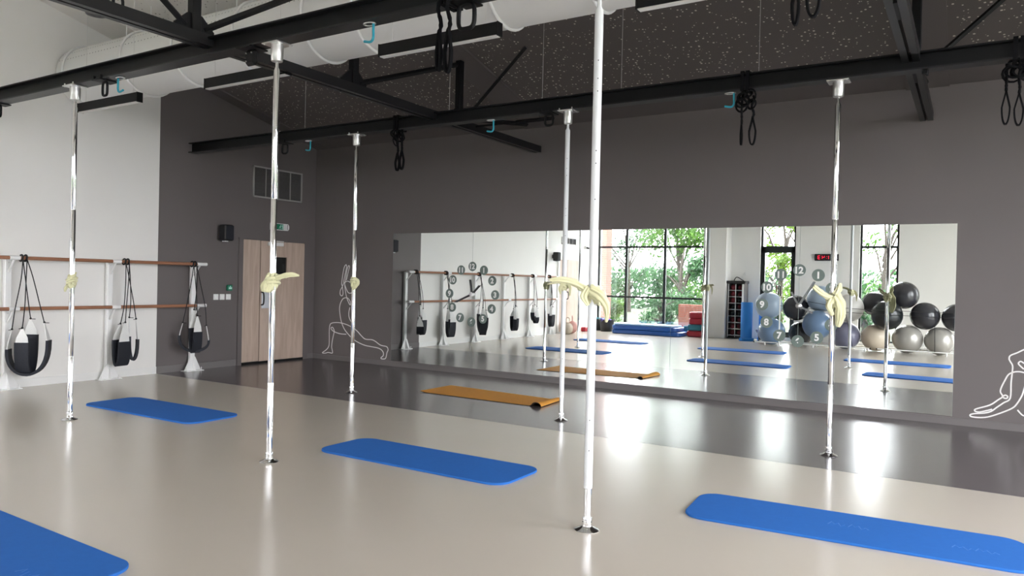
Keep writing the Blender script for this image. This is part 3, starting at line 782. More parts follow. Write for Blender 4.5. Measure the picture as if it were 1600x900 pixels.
def text_mesh(txt, size, depth, name, mt, parent, loc, rotz=0.0, bold=.0):
    cu = bpy.data.curves.new('txt', 'FONT'); cu.body = txt; cu.size = size; cu.extrude = depth; cu.offset = bold
    cu.align_x = 'CENTER'; cu.align_y = 'CENTER'
    t = bpy.data.objects.new('txt', cu); COL.objects.link(t)
    bpy.context.view_layer.update()
    me = bpy.data.meshes.new_from_object(t.evaluated_get(bpy.context.evaluated_depsgraph_get()))
    bpy.data.objects.remove(t); bpy.data.curves.remove(cu)
    me.transform(Matrix.Rotation(rotz, 4, 'Z') @ Matrix.Rotation(PI/2, 4, 'X'))
    xs = [v.co.x for v in me.vertices]; zs = [v.co.z for v in me.vertices]
    me.transform(Matrix.Translation((-(min(xs)+max(xs))/2, 0, -(min(zs)+max(zs))/2)))
    me.materials.clear(); me.materials.append(mt); me.name = name
    o = bpy.data.objects.new(name, me); COL.objects.link(o); o.parent = parent; o.location = loc
    return o
def mirror_clock(cx, cz, rad, dr, hands, label, hm):
    root = thing('wall_clock', label, 'clock', (cx, -.0065, cz), 'stick-on clocks on the mirror')
    for k in range(1, 13):
        a = PI/2-k*PI/6; x = cx+rad*math.cos(a); z = cz+rad*math.sin(a)
        m = MB(); m.lathe((x, 0, z), [(dr, -.0066), (dr, -.0096), (dr-.001, -.0100)], 36, ax='y'); d = m.build('number_disc', M_disc, root)
        text_mesh(str(k), .105, .0006, 'numeral', M_num, d, Vector((x, -.0106, z))-Vector(root.location), bold=.004)
    m = MB(); m.lathe((cx, 0, cz), [(.028, -.0066), (.030, -.02), (.030, -.034), (.022, -.040), (.0, -.041)], 28, ax='y'); m.build('hub', M_steel if hm is M_handg else M_whitep, root)
    for (hx, hz, wd, yy) in hands:
        d = Vector((hx, 0, hz)); L = d.length; ang = math.atan2(hz, hx)
        R = Matrix.Rotation(-ang, 3, 'Y')
        m = MB(); m.cbox((cx+hx/2, yy, cz+hz/2), (L, .003, wd), R, bev=.001); m.build('hand', hm, root)
    return root
mirror_clock(3.271, 1.178, .407, .069, [(-.037, .212, .020, -.020), (.136, .131, .018, -.024), (-.295, -.126, .018, -.028)], 'smaller looking clock of grey number discs stuck on the mirror over the reflected barre', M_handd)
mirror_clock(7.826, 1.178, .407, .069, [(.165, .278, .020, -.028), (-.081, .155, .018, -.024), (.153, -.078, .018, -.020)], 'larger looking clock of grey number discs stuck on the mirror over the reflected balls', M_handg)

# ---------------------------------------------------------------- items on the grey part of the left wall
def vent(y0, y1, z0, z1, label):
    root = thing('wall_vent', label, 'vent', (0, (y0+y1)/2, z0), 'wall vents')
    m = MB(); t = .022
    for q in ((y0, y1, z0, z0+t), (y0, y1, z1-t, z1), (y0, y0+t, z0, z1), (y1-t, y1, z0, z1)): m.box(0, .022, *q)
    m.build('frame', M_ventf, root)
    m = MB()
    for k in (1, 2, 3): yy = y0+(y1-y0)*k/4; m.box(0, .018, yy-.006, yy+.006, z0+t, z1-t)
    m.build('mullion', M_ventf, root)
    m = MB(); n = 20
    for k in range(n):
        zz = z0+t+(z1-z0-2*t)*(k+.5)/n
        m.prism([(.002, zz+.008), (.014, zz-.006), (.015, zz-.004), (.003, zz+.010)], 'y', y0+t, y1-t)
    m.v = [(a, b_, c_) for a, b_, c_ in m.v]
    m.mi = 0; m.box(0, .002, y0+t, y1-t, z0+t, z1-t); m.build('louvre', M_vent, root)
    return root
vent(-1.31, -.325, 2.60, 3.085, 'rectangular louvred grille with pale frame high on the grey wall above the door')
vent(-9.75, -8.9, 2.42, 2.62, 'white framed grille above the far wooden door, seen in the mirror')

root = thing('exit_sign', 'white and green lit emergency exit sign above the door behind the second pole', 'sign', (0, -.79, 2.11))
m = MB(); m.prism([(-.96, 2.115), (-.625, 2.115), (-.603, 2.14), (-.600, 2.168), (-.603, 2.195), (-.625, 2.222), (-.96, 2.222)], 'x', 0, .04); m.build('housing', M_whitep, root)
m = MB(); m.box(.04, .043, -.955, -.72, 2.124, 2.213); pn = m.build('green_panel', M_green, root)
m = MB()
# running figure and arrow pictogram
m.lathe((.043, -.775, 2.198), [(.008, 0), (.008, .002), (0, .0025)], 14, ax='x')
for pl in ([(-.78, 2.186), (-.79, 2.163)], [(-.79, 2.163), (-.772, 2.150), (-.778, 2.130)], [(-.79, 2.163), (-.803, 2.150), (-.815, 2.140)], [(-.782, 2.184), (-.765, 2.176), (-.756, 2.182)], [(-.782, 2.184), (-.798, 2.176), (-.803, 2.166)]):
    m.tube([(.0445, a, b_) for a, b_ in pl], .0045, 6, flat=.4, up=(1, 0, 0))
m.prism([(-.86, 2.158), (-.90, 2.158), (-.90, 2.145), (-.935, 2.168), (-.90, 2.191), (-.90, 2.178), (-.86, 2.178)], 'x', .043, .0455)
m.box(.043, .0455, -.748, -.728, 2.130, 2.206)
m.build('pictogram', M_greenl, pn)
m = MB(); m.box(.04, .0425, -.70, -.655, 2.13, 2.205); m.mi = 1; m.box(.04, .043, -.642, -.634, 2.126, 2.212); m.build('test_button', [M_lens, M_vent], root)

root = thing('call_point', 'small green emergency door release box above the light switches', 'switch', (0, -1.711, 1.14))
m = MB(); m.cbox((.022, -1.711, 1.185), (.044, .088, .088), bev=.008); m.build('housing', M_green, root)
m = MB(); m.cbox((.045, -1.711, 1.180), (.004, .055, .028), bev=.002); m.lathe((.044, -1.711, 1.206), [(.010, 0), (.009, .004), (0, .005)], 14, ax='x'); m.build('break_glass', M_greenl, root)
for (y, lb, kd) in ((-1.93, 'white wall socket, farthest of the row of three from the door', 0), (-1.824, 'white wall switch, middle one of the row of three', 1), (-1.715, 'white wall switch with four keys, nearest the door of the row of three', 2)):
    root = thing('wall_switch', lb, 'switch', (0, y, 1.005), 'row of white switches by the door')
    m = MB(); m.cbox((.005, y, 1.048), (.010, .085, .085), bev=.003); m.build('plate', M_whitep, root)
    m = MB()
    if kd == 0: m.lathe((.010, y, 1.048), [(.022, 0), (.022, .003), (.019, .003), (.018, .0005), (0, .0005)], 20, ax='x')
    elif kd == 1: m.cbox((.012, y, 1.048), (.005, .055, .04), bev=.002)
    else:
        for a in (-.017, .017):
            for b_ in (-.017, .017): m.cbox((.0125, y+a, 1.048+b_), (.006, .031, .031), bev=.002)
    m.build('rocker', M_white_m, root)
def speaker(y, z, label):
    root = thing('wall_speaker', label, 'speaker', (.10, y, z-.12), 'black wall speakers')
    m = MB(); m.cbox((.125, y, z), (.16, .155, .235), bev=.018); m.build('cabinet', M_blackp, root)
    m = MB(); m.cbox((.2065, y, z), (.005, .135, .21), bev=.006); m.build('speaker_grille', M_blackf, root)
    m = MB(); m.cbox((.025, y, z), (.05, .05, .10), bev=.005); m.build('wall_bracket', M_blackp, root)
    m = MB(); m.cbox((.12, y-.015, z-.126), (.07, .06, .014), bev=.003); m.build('badge', M_whitep, root)
speaker(-1.86, 2.0, 'black box speaker on the grey wall left of the wooden door')
speaker(-8.42, 2.06, 'black box speaker on the white wall beside the far door, seen in the mirror')

# ---------------------------------------------------------------- ballet barre along the left wall
BX, ZU, ZL = .215, 1.52, .936
PY = [-2.35, -3.56, -4.75, -5.95, -7.15, -8.30]
root = thing('ballet_barre', 'double wooden ballet barre on white posts along the left wall', 'ballet barre', (.1, -5.3, 0))
for z in (ZU, ZL):
    m = MB(); m.cyl((BX, -8.40, z), (BX, -2.30, z), .021, 16); m.build('rail', M_beech, root)
for y in PY:
    m = MB(); m.cbox((.05, y, .77), (.06, .075, 1.50), bev=.008)
    m.build('post', M_white_m, root)
    po = MB(); po.prism([(y-.13, .0), (y+.13, .0), (y+.13, .012), (y+.038, .20), (y-.038, .20), (y-.13, .012)], 'x', .075, .084)
    po.box(.012, .15, y-.14, y+.14, 0, .008); po.prism([(.08, .2), (.08, .008), (.16, .008)], 'y', y-.004, y+.004)
    for s in (-1, 1): po.cyl((.12, y+s*.115, .006), (.12, y+s*.115, .05), .006, 8)
    po.build('foot', M_white_m, root)
    for z in (ZU, ZL):
        m = MB()
        m.cyl((.07, y, z), (BX, y, z), .014, 12); m.tube([(.078, y, z-.16), (BX, y+.0, z-.01)], .012, 10)
        m.cyl((BX, y-.055, z), (BX, y+.055, z), .0245, 16)
        if y == PY[0]: m.cyl((BX, y+.03, z), (BX, y+.10, z), .0245, 16)
        m.build('rail_bracket', M_white_m, root)
        m = MB()
        for dz in (-.055, -.16): m.cyl((.080, y, z+dz), (.084, y, z+dz), .009, 8)
        m.build('bolt', M_steel, root)

def sling(y, label, bands, seed=0, rail_y=None):
    rnd = random.Random(seed); ry = rail_y if rail_y is not None else y
    root = thing('suspension_sling', label, 'sling', (.27, y, .2), 'black padded slings hanging from the barre')
    rings = []
    for k in (-1, 1):
        yy = ry+.022*k; rings.append(Vector((BX, yy, ZU)))
        m = MB(); m.tube([(BX+.036*math.cos(a), yy+.004*math.sin(a), ZU+.036*math.sin(a)) for a in [2*PI*i/20 for i in range(20)]], .010, 8, closed=True); m.build('hanging_loop', M_cord, root)
    for bi, (oy, ox, a, ang, zt1, zt2, zb, wd, zk1, zk2) in enumerate(bands):
        A = math.radians(ang); u = Vector((math.cos(A), math.sin(A), 0)); wv = Vector((-math.sin(A), math.cos(A), 0)); c0 = Vector((.30+ox, y+oy, 0))
        N = 20; pts = []
        for i in range(N+1):
            t = PI*i/N; zt = zt1 if i < N/2 else zt2
            pts.append(c0+u*(-a*math.cos(t))*(1 if i not in (0, N) else 1)+Vector((0, 0, zt-(zt-zb)*abs(math.sin(t))**.75)))
        m = MB(); m.ribbon(pts, wv, wd, .030); m.build('padded_band', M_blackf, root)
        for e, (p, zk) in enumerate(((pts[0], zk1), (pts[-1], zk2))):
            rg = rings[(e+bi) % 2]
            tip = Vector((p.x*.75+BX*.25+.02, p.y*.82+ry*.18, zk))
            q = [p+Vector((0, 0, -.02)), p*.66+tip*.34, p*.33+tip*.67, tip]
            m = MB(); m.ribbon(q, wv, [wd*.95, wd*.8, wd*.45, wd*.12], .007); m.build('webbing', M_webb, root)
            m = MB()
            m.tube(smoothpath([tip, tip*.7+rg*.3+Vector((.035, rnd.uniform(-.015, .015), 0)), tip*.3+rg*.7+Vector((.045, rnd.uniform(-.01, .01), 0)), rg+Vector((.04, 0, -.012))], 4), .0055, 6)
            m.sphere(tip+Vector((0, 0, .005)), .013, 8, 6); m.tube([tip, tip+Vector((.02, rnd.choice((-1, 1))*.045, -.003))], .004, 5)
            m.build('cord', M_cord, root)
    return root
slabs = ['black sling spread wide in a U, hanging from the barre left of the first pole',
         'black sling folded flat with a side loop, hanging between first and second poles',
         'black sling in a V before the end post on the grey wall']
sling(-4.66, slabs[0], [(.01, .05, .20, 50, .48, .58, .19, .14, .70, .78), (-.005, .03, .10, 128, .56, .64, .20, .15, .72, .82)], 1, -4.66)
sling(-3.50, slabs[1], [(-.03, .0, .055, 10, .52, .50, .20, .17, .72, .74), (.11, .03, .05, 75, .56, .52, .26, .06, .80, .78)], 2, -3.44)
sling(-2.50, slabs[2], [(.0, .02, .19, 52, .53, .46, .31, .14, .70, .66), (-.01, .06, .05, 0, .63, .58, .30, .13, .88, .80)], 3, -2.46)
sling(-6.06, 'black sling behind the five disc of the smaller clock, seen in the mirror', [(.0, .0, .055, 15, .55, .50, .22, .17, .72, .78), (.02, .03, .07, 60, .52, .48, .25, .08, .80, .76)], 4)
sling(-7.02, 'black sling hanging slanted, second from the far barre end, seen in the mirror', [(.0, .0, .17, 80, .50, .62, .42, .10, .72, .78), (-.02, .02, .06, 20, .52, .50, .36, .10, .80, .76)], 5)
sling(-7.88, 'black sling at the far barre end beside the bags, seen in the mirror', [(.0, .0, .05, 10, .56, .54, .24, .15, .76, .74), (.07, .03, .06, 70, .54, .52, .26, .07, .80, .78)], 6)

# ---------------------------------------------------------------- mats on the floor
def foam_mat(cx, cy, L, W, rot, label, seed=0):
    root = thing('exercise_mat', label, 'mat', (0, 0, 0), 'blue foam mats laid out on the floor')
    r = .13; n = 10; rnd = random.Random(seed)
    def outline(ins):
        P = []
        for qx, qy, a0 in ((1, 1, 0), (-1, 1, 90), (-1, -1, 180), (1, -1, 270)):
            for k in range(n+1):
                a = math.radians(a0+90*k/n); P.append(((L/2-r)*qx+(r-ins)*math.cos(a), (W/2-r)*qy+(r-ins)*math.sin(a)))
        return P
    lev = [(.002, .0), (.0, .002), (.0, .010), (.0015, .0135), (.005, .015)]
    v = []; N = 4*(n+1)
    for ins, z in lev: v += [(a, b_, z) for a, b_ in outline(ins)]
    f = [(i*N+k, i*N+(k+1) % N, (i+1)*N+(k+1) % N, (i+1)*N+k) for i in range(len(lev)-1) for k in range(N)]
    m = MB(); m.add(v, f, True); m.add(v[:N], [tuple(range(N))]); m.mi = 0; m.add(v[-N:], [tuple(range(N))])
    m.build('foam_sheet', [M_blue], root)
    # moulded wordmark, low relief
    for sx, sy, s_ in (((0, .02, .075), (.62, -.05, .06)) if seed else ()):
        mm = MB()
        mm.tube([(sx-.10+k*.018, sy+(.5 if k % 2 else -.5)*s_*(.6+.4*math.sin(k*2.1)), .0148) for k in range(13)], .004, 6, flat=.3, up=(0, 0, 1))
        mm.build('logo', M_mark, root)
    root.location = (cx, cy, 0); root.rotation_euler = (0, 0, rot)
    return root
foam_mat(2.57, -4.46, 1.76, .60, math.radians(1), 'blue foam mat lying between the ballet barre and the second pole')
foam_mat(5.98, -4.48, 1.76, .58, 0, 'blue foam mat lying between the second pole and the tall white pole')
foam_mat(8.93, -4.31, 1.78, .57, math.radians(4), 'blue foam mat at the lower right, right of the tall white pole', 1)
foam_mat(5.33, -7.21, 1.80, .60, math.radians(-1), 'blue foam mat cut off by the lower left corner of the picture', 1)
foam_mat(8.33, -6.75, 1.78, .58, math.radians(1), 'blue foam mat below the picture, seen only in the right part of the mirror')
foam_mat(2.25, -7.25, 1.76, .58, 0, 'blue foam mat beyond the left edge, seen in the mirror behind the tall white pole')

root = thing('yoga_mat', 'thin ochre yoga mat with one curled end on the dark floor', 'mat', (4.62, -1.5, 0))
c00, c10, c11, c01 = Vector((3.80, -1.83, 0)), Vector((5.36, -1.84, 0)), Vector((5.36, -1.27, 0)), Vector((3.75, -1.13, 0))
m = MB(); NX, NY = 44, 8; v = []; f = []
def matz(s, t):
    # right end rises into a curl, left near corner lifts slightly
    z = .006+.012*max(0, (.06-s)/.06)*(1-t)
    return z
top = []
for i in range(NX+1):
    s = i/NX
    for j in range(NY+1):
        t = j/NY; p = (c00*(1-s)+c10*s)*(1-t)+(c01*(1-s)+c11*s)*t
        top.append(Vector((p.x, p.y, matz(s, t))))
# curl: continue past the end in an arch
for i in range(1, 13):
    a = i/12
    for j in range(NY+1):
        t = j/NY; e = c10*(1-t)+c11*t; R = .045-.018*t
        ang = PI*1.15*a
        top.append(Vector((e.x+.02+R*1.6*(1-math.cos(ang))*.9, e.y, .006+R*math.sin(min(PI, ang)))))
rows = NX+1+12
bot = [p+Vector((0, 0, -.004)) for p in top]
v = top+bot; o_ = len(top); W1 = NY+1
for i in range(rows-1):
    for j in range(NY):
        a = i*W1+j; f.append((a, a+W1, a+W1+1, a+1))
m.add(v, f, True); m.mi = 1
f2 = []
for i in range(rows-1):
    for j in range(NY):
        a = o_+i*W1+j; f2.append((a, a+1, a+W1+1, a+W1))
for i in range(rows-1):
    f2.append((i*W1, i*W1+o_, (i+1)*W1+o_, (i+1)*W1)); f2.append((i*W1+NY, (i+1)*W1+NY, (i+1)*W1+NY+o_, i*W1+NY+o_))
m.f += f2; m.m += [1]*len(f2); m.sm += [False]*len(f2)
m.build('mat_sheet', [M_yel, M_yeld], root)

# ---------------------------------------------------------------- things along the rear wall (seen in the mirror)
RAILY = (-9.235, -9.705)
def ball_rack(x0, x1, label, uprights):
    root = thing('ball_rack', label, 'rack', ((x0+x1)/2, -9.46, 0), 'low tube racks under the balls')
    for y in RAILY:
        m = MB(); m.cyl((x0, y, .07), (x1, y, .07), .013, 12); m.build('rail', M_white_m, root)
    xx = x0+.25
    while xx < x1:
        m = MB(); m.cyl((xx, -9.235, 0), (xx, -9.235, .07), .014, 10); m.cyl((xx, -9.705, 0), (xx, -9.705, .07), .014, 10); m.build('foot', M_white_m, root); xx += 1.08
    for y in RAILY:
        for xe in (x0, x1):
            m = MB(); m.cyl((xe-.012, y, .07), (xe+.012, y, .07), .017, 12); m.build('end_cap', M_blackp, root)
    for x in uprights:
        m = MB(); m.cyl((x, -9.20, 0), (x, -9.20, 1.17), .016, 12); m.lathe((x, -9.20, 0), [(.05, 0), (.05, .006), (.02, .01)], 16); m.build('upright', M_white_m, root)
    return root
ball_rack(5.1, 7.62, 'low white tube rack under the blue exercise balls', [5.68])
ball_rack(7.75, 10.2, 'low tube rack under the silver exercise balls', [])
cords = thing('elastic_cord', 'thin black elastic cords stretched in front of the exercise balls', 'cord', (8, -9.1, .1))
m = MB(); m.tube([(5.70, -9.17, 1.15), (6.25, -9.12, 1.08), (7.08, -9.07, .95), (7.55, -8.87, .94), (8.85, -8.87, .93), (9.4, -8.87, .92)], .005, 6); m.build('upper_line', M_cord, cords)
m = MB(); m.tube([(5.70, -9.17, .95), (6.1, -9.08, .93), (7.1, -9.06, .86), (7.55, -8.86, .85), (9.4, -8.87, .82)], .005, 6); m.build('lower_line', M_cord, cords)
m = MB(); m.tube([(8.85, -8.87, 1.06), (8.86, -8.87, .93), (8.87, -9.10, .09), (8.87, -9.235, .085)], .006, 6); m.tube([(7.12, -9.05, .86), (7.28, -9.09, .09), (7.28, -9.235, .085)], .005, 6); m.build('tie_line', M_cord, cords)
balls = [
 (5.34, 9.583, .941, .32, M_ball_bl, 'pale blue exercise ball stacked on a blue one at the rack end'),
 (5.445, 9.47, .319, .315, M_ball_b, 'blue exercise ball low at the rack end behind the eight disc'),
 (5.934, 9.774, .892, .30, M_ball_k, 'charcoal exercise ball behind the hub of the larger clock'),
 (6.02, 9.95, .284, .28, M_ball_kk, 'black exercise ball low behind the six disc of the larger clock'),
 (6.498, 9.699, 1.129, .31, M_ball_bl, 'pale grey blue exercise ball topmost behind the knotted cloth'),
 (6.476, 9.454, .531, .33, M_ball_b, 'shiny blue exercise ball behind the five disc'),
 (7.133, 9.446, .948, .32, M_ball_w, 'white exercise ball resting above the grey violet one'),
 (7.084, 9.47, .314, .31, M_ball_p, 'grey violet exercise ball on the floor rack'),
 (7.625, 9.764, 1.056, .27, M_ball_k, 'charcoal exercise ball right of the white one below the narrow window'),
 (7.936, 9.211, .822, .32, M_ball_kk, 'black exercise ball resting on the cream one'),
 (8.238, 9.531, 1.267, .30, M_ball_k, 'charcoal exercise ball, highest of the whole pile'),
 (7.699, 9.47, .304, .30, M_ball_c, 'cream exercise ball on the floor rack under the black one'),
 (8.327, 9.47, .314, .31, M_ball_s, 'silver exercise ball between the cream and the last silver ball'),
 (8.654, 9.459, .83, .295, M_ball_k, 'charcoal exercise ball resting on both silver balls'),
 (8.943, 9.47, .304, .30, M_ball_s, 'silver exercise ball at the end of the bottom row by the mirror edge'),
 (9.255, 9.459, .817, .295, M_ball_k, 'charcoal exercise ball cut off by the right mirror edge')]
for (x, y, z, r, mt, lb) in balls:
    root = thing('exercise_ball', lb, 'exercise ball', (x, -y, z-r), 'exercise balls piled on the racks')
    m = MB(); nu, nv = 40, 28; v = []; 
    m.sphere((x, -y, z), r, nu, nv)
    # moulded ribs round the ball
    nvts = []
    for q in m.v:
        d = Vector(q)-Vector((x, -y, z)); la = math.asin(max(-1, min(1, d.x/r))); rib = 1+.004*math.sin(la*34)*(abs(la) > .35)
        nvts.append(tuple(Vector((x, -y, z))+d*rib))
    m.v = nvts; m.build('shell', mt, root, 180)
    m = MB(); ax = Vector((-.9, .3, .3)).normalized(); m.cyl(Vector((x, -y, z))+ax*(r-.004), Vector((x, -y, z))+ax*(r+.005), .012, 12); m.build('valve_plug', M_whitep, root)
# red LED clock
root = thing('digital_clock', 'black digital clock with red digits on the white rear wall, reversed in the mirror', 'clock', (6.36, YB, 2.07))
m = MB(); m.cbox((6.375, YB+.03, 2.16), (.56, .06, .17), bev=.008); m.build('case', M_blackp, root)
SEG = {'1': 'bc', '4': 'bcfg', '3': 'abcdg'}
m = MB()
def seg(cx, ch):
    w_, h_ = .026, .042; t = .0065; z = 2.16; y = YB+.0605
    S = {'a': (0, h_, 1), 'g': (0, 0, 1), 'd': (0, -h_, 1), 'b': (1, h_/2, 0), 'c': (1, -h_/2, 0), 'f': (-1, h_/2, 0), 'e': (-1, -h_/2, 0)}
    for s_ in SEG[ch]:
        sx, sz, hor = S[s_]
        xx = cx-sx*w_                      # facing +y: the viewer's right is -x
        if hor: m.box(cx-w_+.004, cx+w_-.004, y, y+.002, z+sz-t, z+sz+t)
        else: m.box(xx-t, xx+t, y, y+.002, z+sz-h_/2+.004, z+sz+h_/2-.004)
for cx, ch in ((6.55, '1'), (6.45, '1'), (6.30, '4'), (6.20, '3')): seg(cx, ch)
m.box(6.372, 6.384, YB+.0605, YB+.0625, 2.180, 2.192); m.box(6.372, 6.384, YB+.0605, YB+.0625, 2.128, 2.140)
m.build('digits', M_led, root)

# crash mats
root = thing('crash_mat', 'thick dark blue landing mat under a top of painted glare, lying before the large window', 'mat', (2.0, -10.35, 0), 'stacked landing mats')
def slab(mb, cx, cy, L, W, z0, z1, r=.12, wob=0.0):
    n = 6; P = []
    for qx, qy, a0 in ((1, 1, 0), (-1, 1, 90), (-1, -1, 180), (1, -1, 270)):
        for k in range(n+1):
            a = math.radians(a0+90*k/n); P.append(((L/2-r)*qx+r*math.cos(a), (W/2-r)*qy+r*math.sin(a)))
    N = len(P); v = []; H = z1-z0
    for ins, hz in ((.03, 0), (.0, .15), (.0, .85), (.03, 1)):
        v += [(cx+a*(1-ins*2/L), cy+b_*(1-ins*2/W), z0+H*hz+wob*math.sin(a*3)) for a, b_ in P]
    f = [(i*N+k, i*N+(k+1) % N, (i+1)*N+(k+1) % N, (i+1)*N+k) for i in range(3) for k in range(N)]
    mb.add(v, f, True); mb.add(v[:N], [tuple(range(N))]); mb.add(v[-N:], [tuple(range(N))])
m = MB(); slab(m, 1.98, -10.42, 1.98, .70, 0, .12); m.build('mat_body', M_bluem, root)
root = thing('crash_mat', 'upper blue landing mat lying on another before the large window', 'mat', (2.0, -10.35, .12), 'stacked landing mats')
m = MB(); slab(m, 1.94, -10.42, 1.9, .68, .12, .24, wob=0); m.build('mat_body', M_bluem, root)
root = thing('exercise_mat', 'thin top mat painted pale for window glare, on the landing mats', 'mat', (1.9, -10.4, .24), 'stacked landing mats')
m = MB(); slab(m, 1.93, -10.42, 1.8, .62, .24, .285); m.build('mat_body', M_blueglare, root)  # thin pale slab gives the stack its window glare by colour
# bolsters
for (x, z, mt, lb) in ((3.22, .0, M_red, 'dark red bolster cushion on the floor, lowest of the stack by the column'), (3.24, .167, M_tealc, 'dark teal bolster cushion in the middle of the stack by the column'), (3.26, .334, M_red, 'dark red bolster cushion second from the top of the stack by the column'), (3.27, .501, M_red, 'dark red bolster cushion topmost of the stack by the column')):
    m = MB(); slab(m, x, -10.75, .42, .55, z, z+.165, .07); tag(centred(m.build('bolster_cushion', mt)), lb, 'cushion', 'bolster cushions stacked by the column')
m = MB(); slab(m, 2.88, -10.95, .23, .18, 0, .26, .06); tag(centred(m.build('bolster_cushion', M_tealc)), 'small dark teal cushion standing between landing mats and red cushions', 'cushion', 'bolster cushions stacked by the column')
# baskets
def basket(x, y, r, h, lb, fill):
    root = thing('storage_basket', lb, 'basket', (x, y, 0), 'black round baskets')
    m = MB(); m.lathe((x, y, 0), [(0, .004), (r*.80, .004), (r*.82, 0), (r, h), (r+.008, h+.004), (r-.012, h), (r*.80, .02), (0, .02)], 28); m.build('tub', M_blackp, root)
    rnd = random.Random(int(x*100)); m = MB()
    for k in range(14):
        a = rnd.uniform(0, 6.28); q = rnd.uniform(0, r*.6); cx, cy, cz = x+q*math.cos(a), y+q*math.sin(a), h-.02+rnd.uniform(0, .03); rr = rnd.uniform(.05, .09); ph = rnd.uniform(0, 6)
        m.tube([(cx+rr*math.cos(t), cy+rr*math.sin(t), cz+.03*math.sin(2*t+ph)) for t in [2*PI*i/16 for i in range(16)]], .022, 6, closed=True, flat=.5)
    c2 = m.build('exercise_band', fill, root); c2['kind'] = 'stuff'
    for s in (-1, 1):
        m = MB(); m.tube(smoothpath([(x+s*r, y-.06, h-.03), (x+s*(r+.03), y-.04, h+.02), (x+s*(r+.03), y+.04, h+.02), (x+s*r, y+.06, h-.03)], 4), .008, 8); m.build('basket_handle', M_blackp, root)
basket(.60, -10.66, .21, .33, 'black basket full of purple bands in the corner by the large window', M_purple)
basket(.235, -10.95, .165, .33, 'black basket with teal bands tucked in the room corner', M_tealc)
basket(5.09, -10.31, .17, .26, 'small black basket with purple bands next to the rolled blue mats', M_purple)
# rolled mats standing
def roll(x, y, r, h, lb):
    root = thing('rolled_mat', lb, 'rolled mat', (x, y, 0), 'rolled blue mats standing on end')
    m = MB(); pts = []; turns = 4.5; N = 120
    for i in range(N+1):
        t = i/N; rr = .03+(r-.03)*t; a = t*turns*2*PI; pts.append((rr*math.cos(a), rr*math.sin(a)))
    v = []; f = []
    for (a, b_) in pts:
        d = math.hypot(a, b_); s1 = (d-.016)/d
        v += [(x+a, y+b_, .0), (x+a, y+b_, h), (x+a*s1, y+b_*s1, h), (x+a*s1, y+b_*s1, .0)]
    for i in range(N):
        for k in range(4): f.append((i*4+k, i*4+(k+1) % 4, (i+1)*4+(k+1) % 4, (i+1)*4+k))
    f.append((0, 1, 2, 3)); f.append(tuple(N*4+k for k in range(4))); m.add(v, f, True); m.build('foam_roll', M_blue2, root)
    m = MB(); m.lathe((x, y, 0), [(r+.03, 0), (r+.032, .02), (r+.03, .07), (r, .075)], 28); m.build('base_ring', M_blue2, root)
M_blue2 = mat('bright_blue_foam', (.012, .21, .66), .45)
roll(4.66, -10.25, .15, .98, 'bright blue mat rolled up and standing on end beside the red ball rack')
roll(4.98, -10.75, .14, .95, 'second bright blue rolled mat standing behind the first one')
# weights tower
root = thing('weight_rack', 'tall dark rack with white grid front full of dark red balls by the column', 'rack', (4.22, -10.95, 0))
m = MB(); m.box(3.99, 4.02, -11.14, -10.78, 0, 1.46); m.box(4.42, 4.45, -11.14, -10.78, 0, 1.46); m.box(3.99, 4.45, -11.14, -11.12, 0, 1.46); m.build('side_panel', M_vent, root)
m = MB(); m.cbox((4.22, -10.95, 1.49), (.50, .40, .07), bev=.01); m.build('top', M_blackp, root)
for k in range(8):
    m = MB(); m.box(4.02, 4.42, -11.12, -10.79, .08+k*.17, .088+k*.17); m.build('shelf', M_white_m, root)
for x in (4.03, 4.22, 4.41):
    m = MB(); m.cbox((x, -10.775, .74), (.012 if x < 4.4 else .05, .012, 1.40)); m.build('grid_bar', M_white_m, root)
rnd = random.Random(4)
for k in range(8):
    for j in range(2):
        r = .068
        m = MB(); m.sphere((0, 0, r), r, 18, 12); m.cyl((0, 0, 2*r-.01), (0, 0, 2*r+.004), .02, 12)
        mt = M_darkred if (k not in (5,) or j == 0) and rnd.random() < .75 else M_ball_kk
        o = m.build('weighted_ball', mt); o.location = (4.125+j*.19, -10.90, .090+k*.17)
        tag(o, 'small %s weighted ball, rack level %s from the floor, %s' % ('dark red' if mt is M_darkred else 'black', ('one', 'two', 'three', 'four', 'five', 'six', 'seven', 'eight')[k], 'column side' if j == 0 else 'blue roll side'), 'weighted ball', 'small weighted balls in the rack')
m = MB(); m.tube(smoothpath([(4.12, -10.95, 1.53), (4.18, -10.95, 1.62), (4.26, -10.95, 1.60), (4.32, -10.95, 1.56), (4.38, -10.95, 1.53)], 4), .012, 8)
tag(centred(m.build('resistance_band', M_cord)), 'small black looped band lying on top of the tall rack', 'band')
# leaning bars
for i, (x, mt) in enumerate(((5.20, M_darkred), (5.25, M_blackp), (5.30, M_bark))):
    m = MB(); m.cyl((x+.05, -10.85+.02*i, .012), (x, -11.02, 1.42), .014, 10)
    tag(centred(m.build('exercise_bar', mt)), ('dark red', 'black', 'brown')[i]+' exercise bar leaning in the corner beside the glazed door', 'bar', 'bars leaning beside the glazed door')
m = MB(); m.cyl((4.95, -11.0, .7), (4.84, -11.12, 1.22), .012, 10); m.cyl((4.95, -11.0, .7), (5.0, -10.98, .0), .012, 10)
tag(centred(m.build('exercise_bar', M_blackp)), 'thin black stick leaning on the wall between red ball rack and glazed door', 'bar')
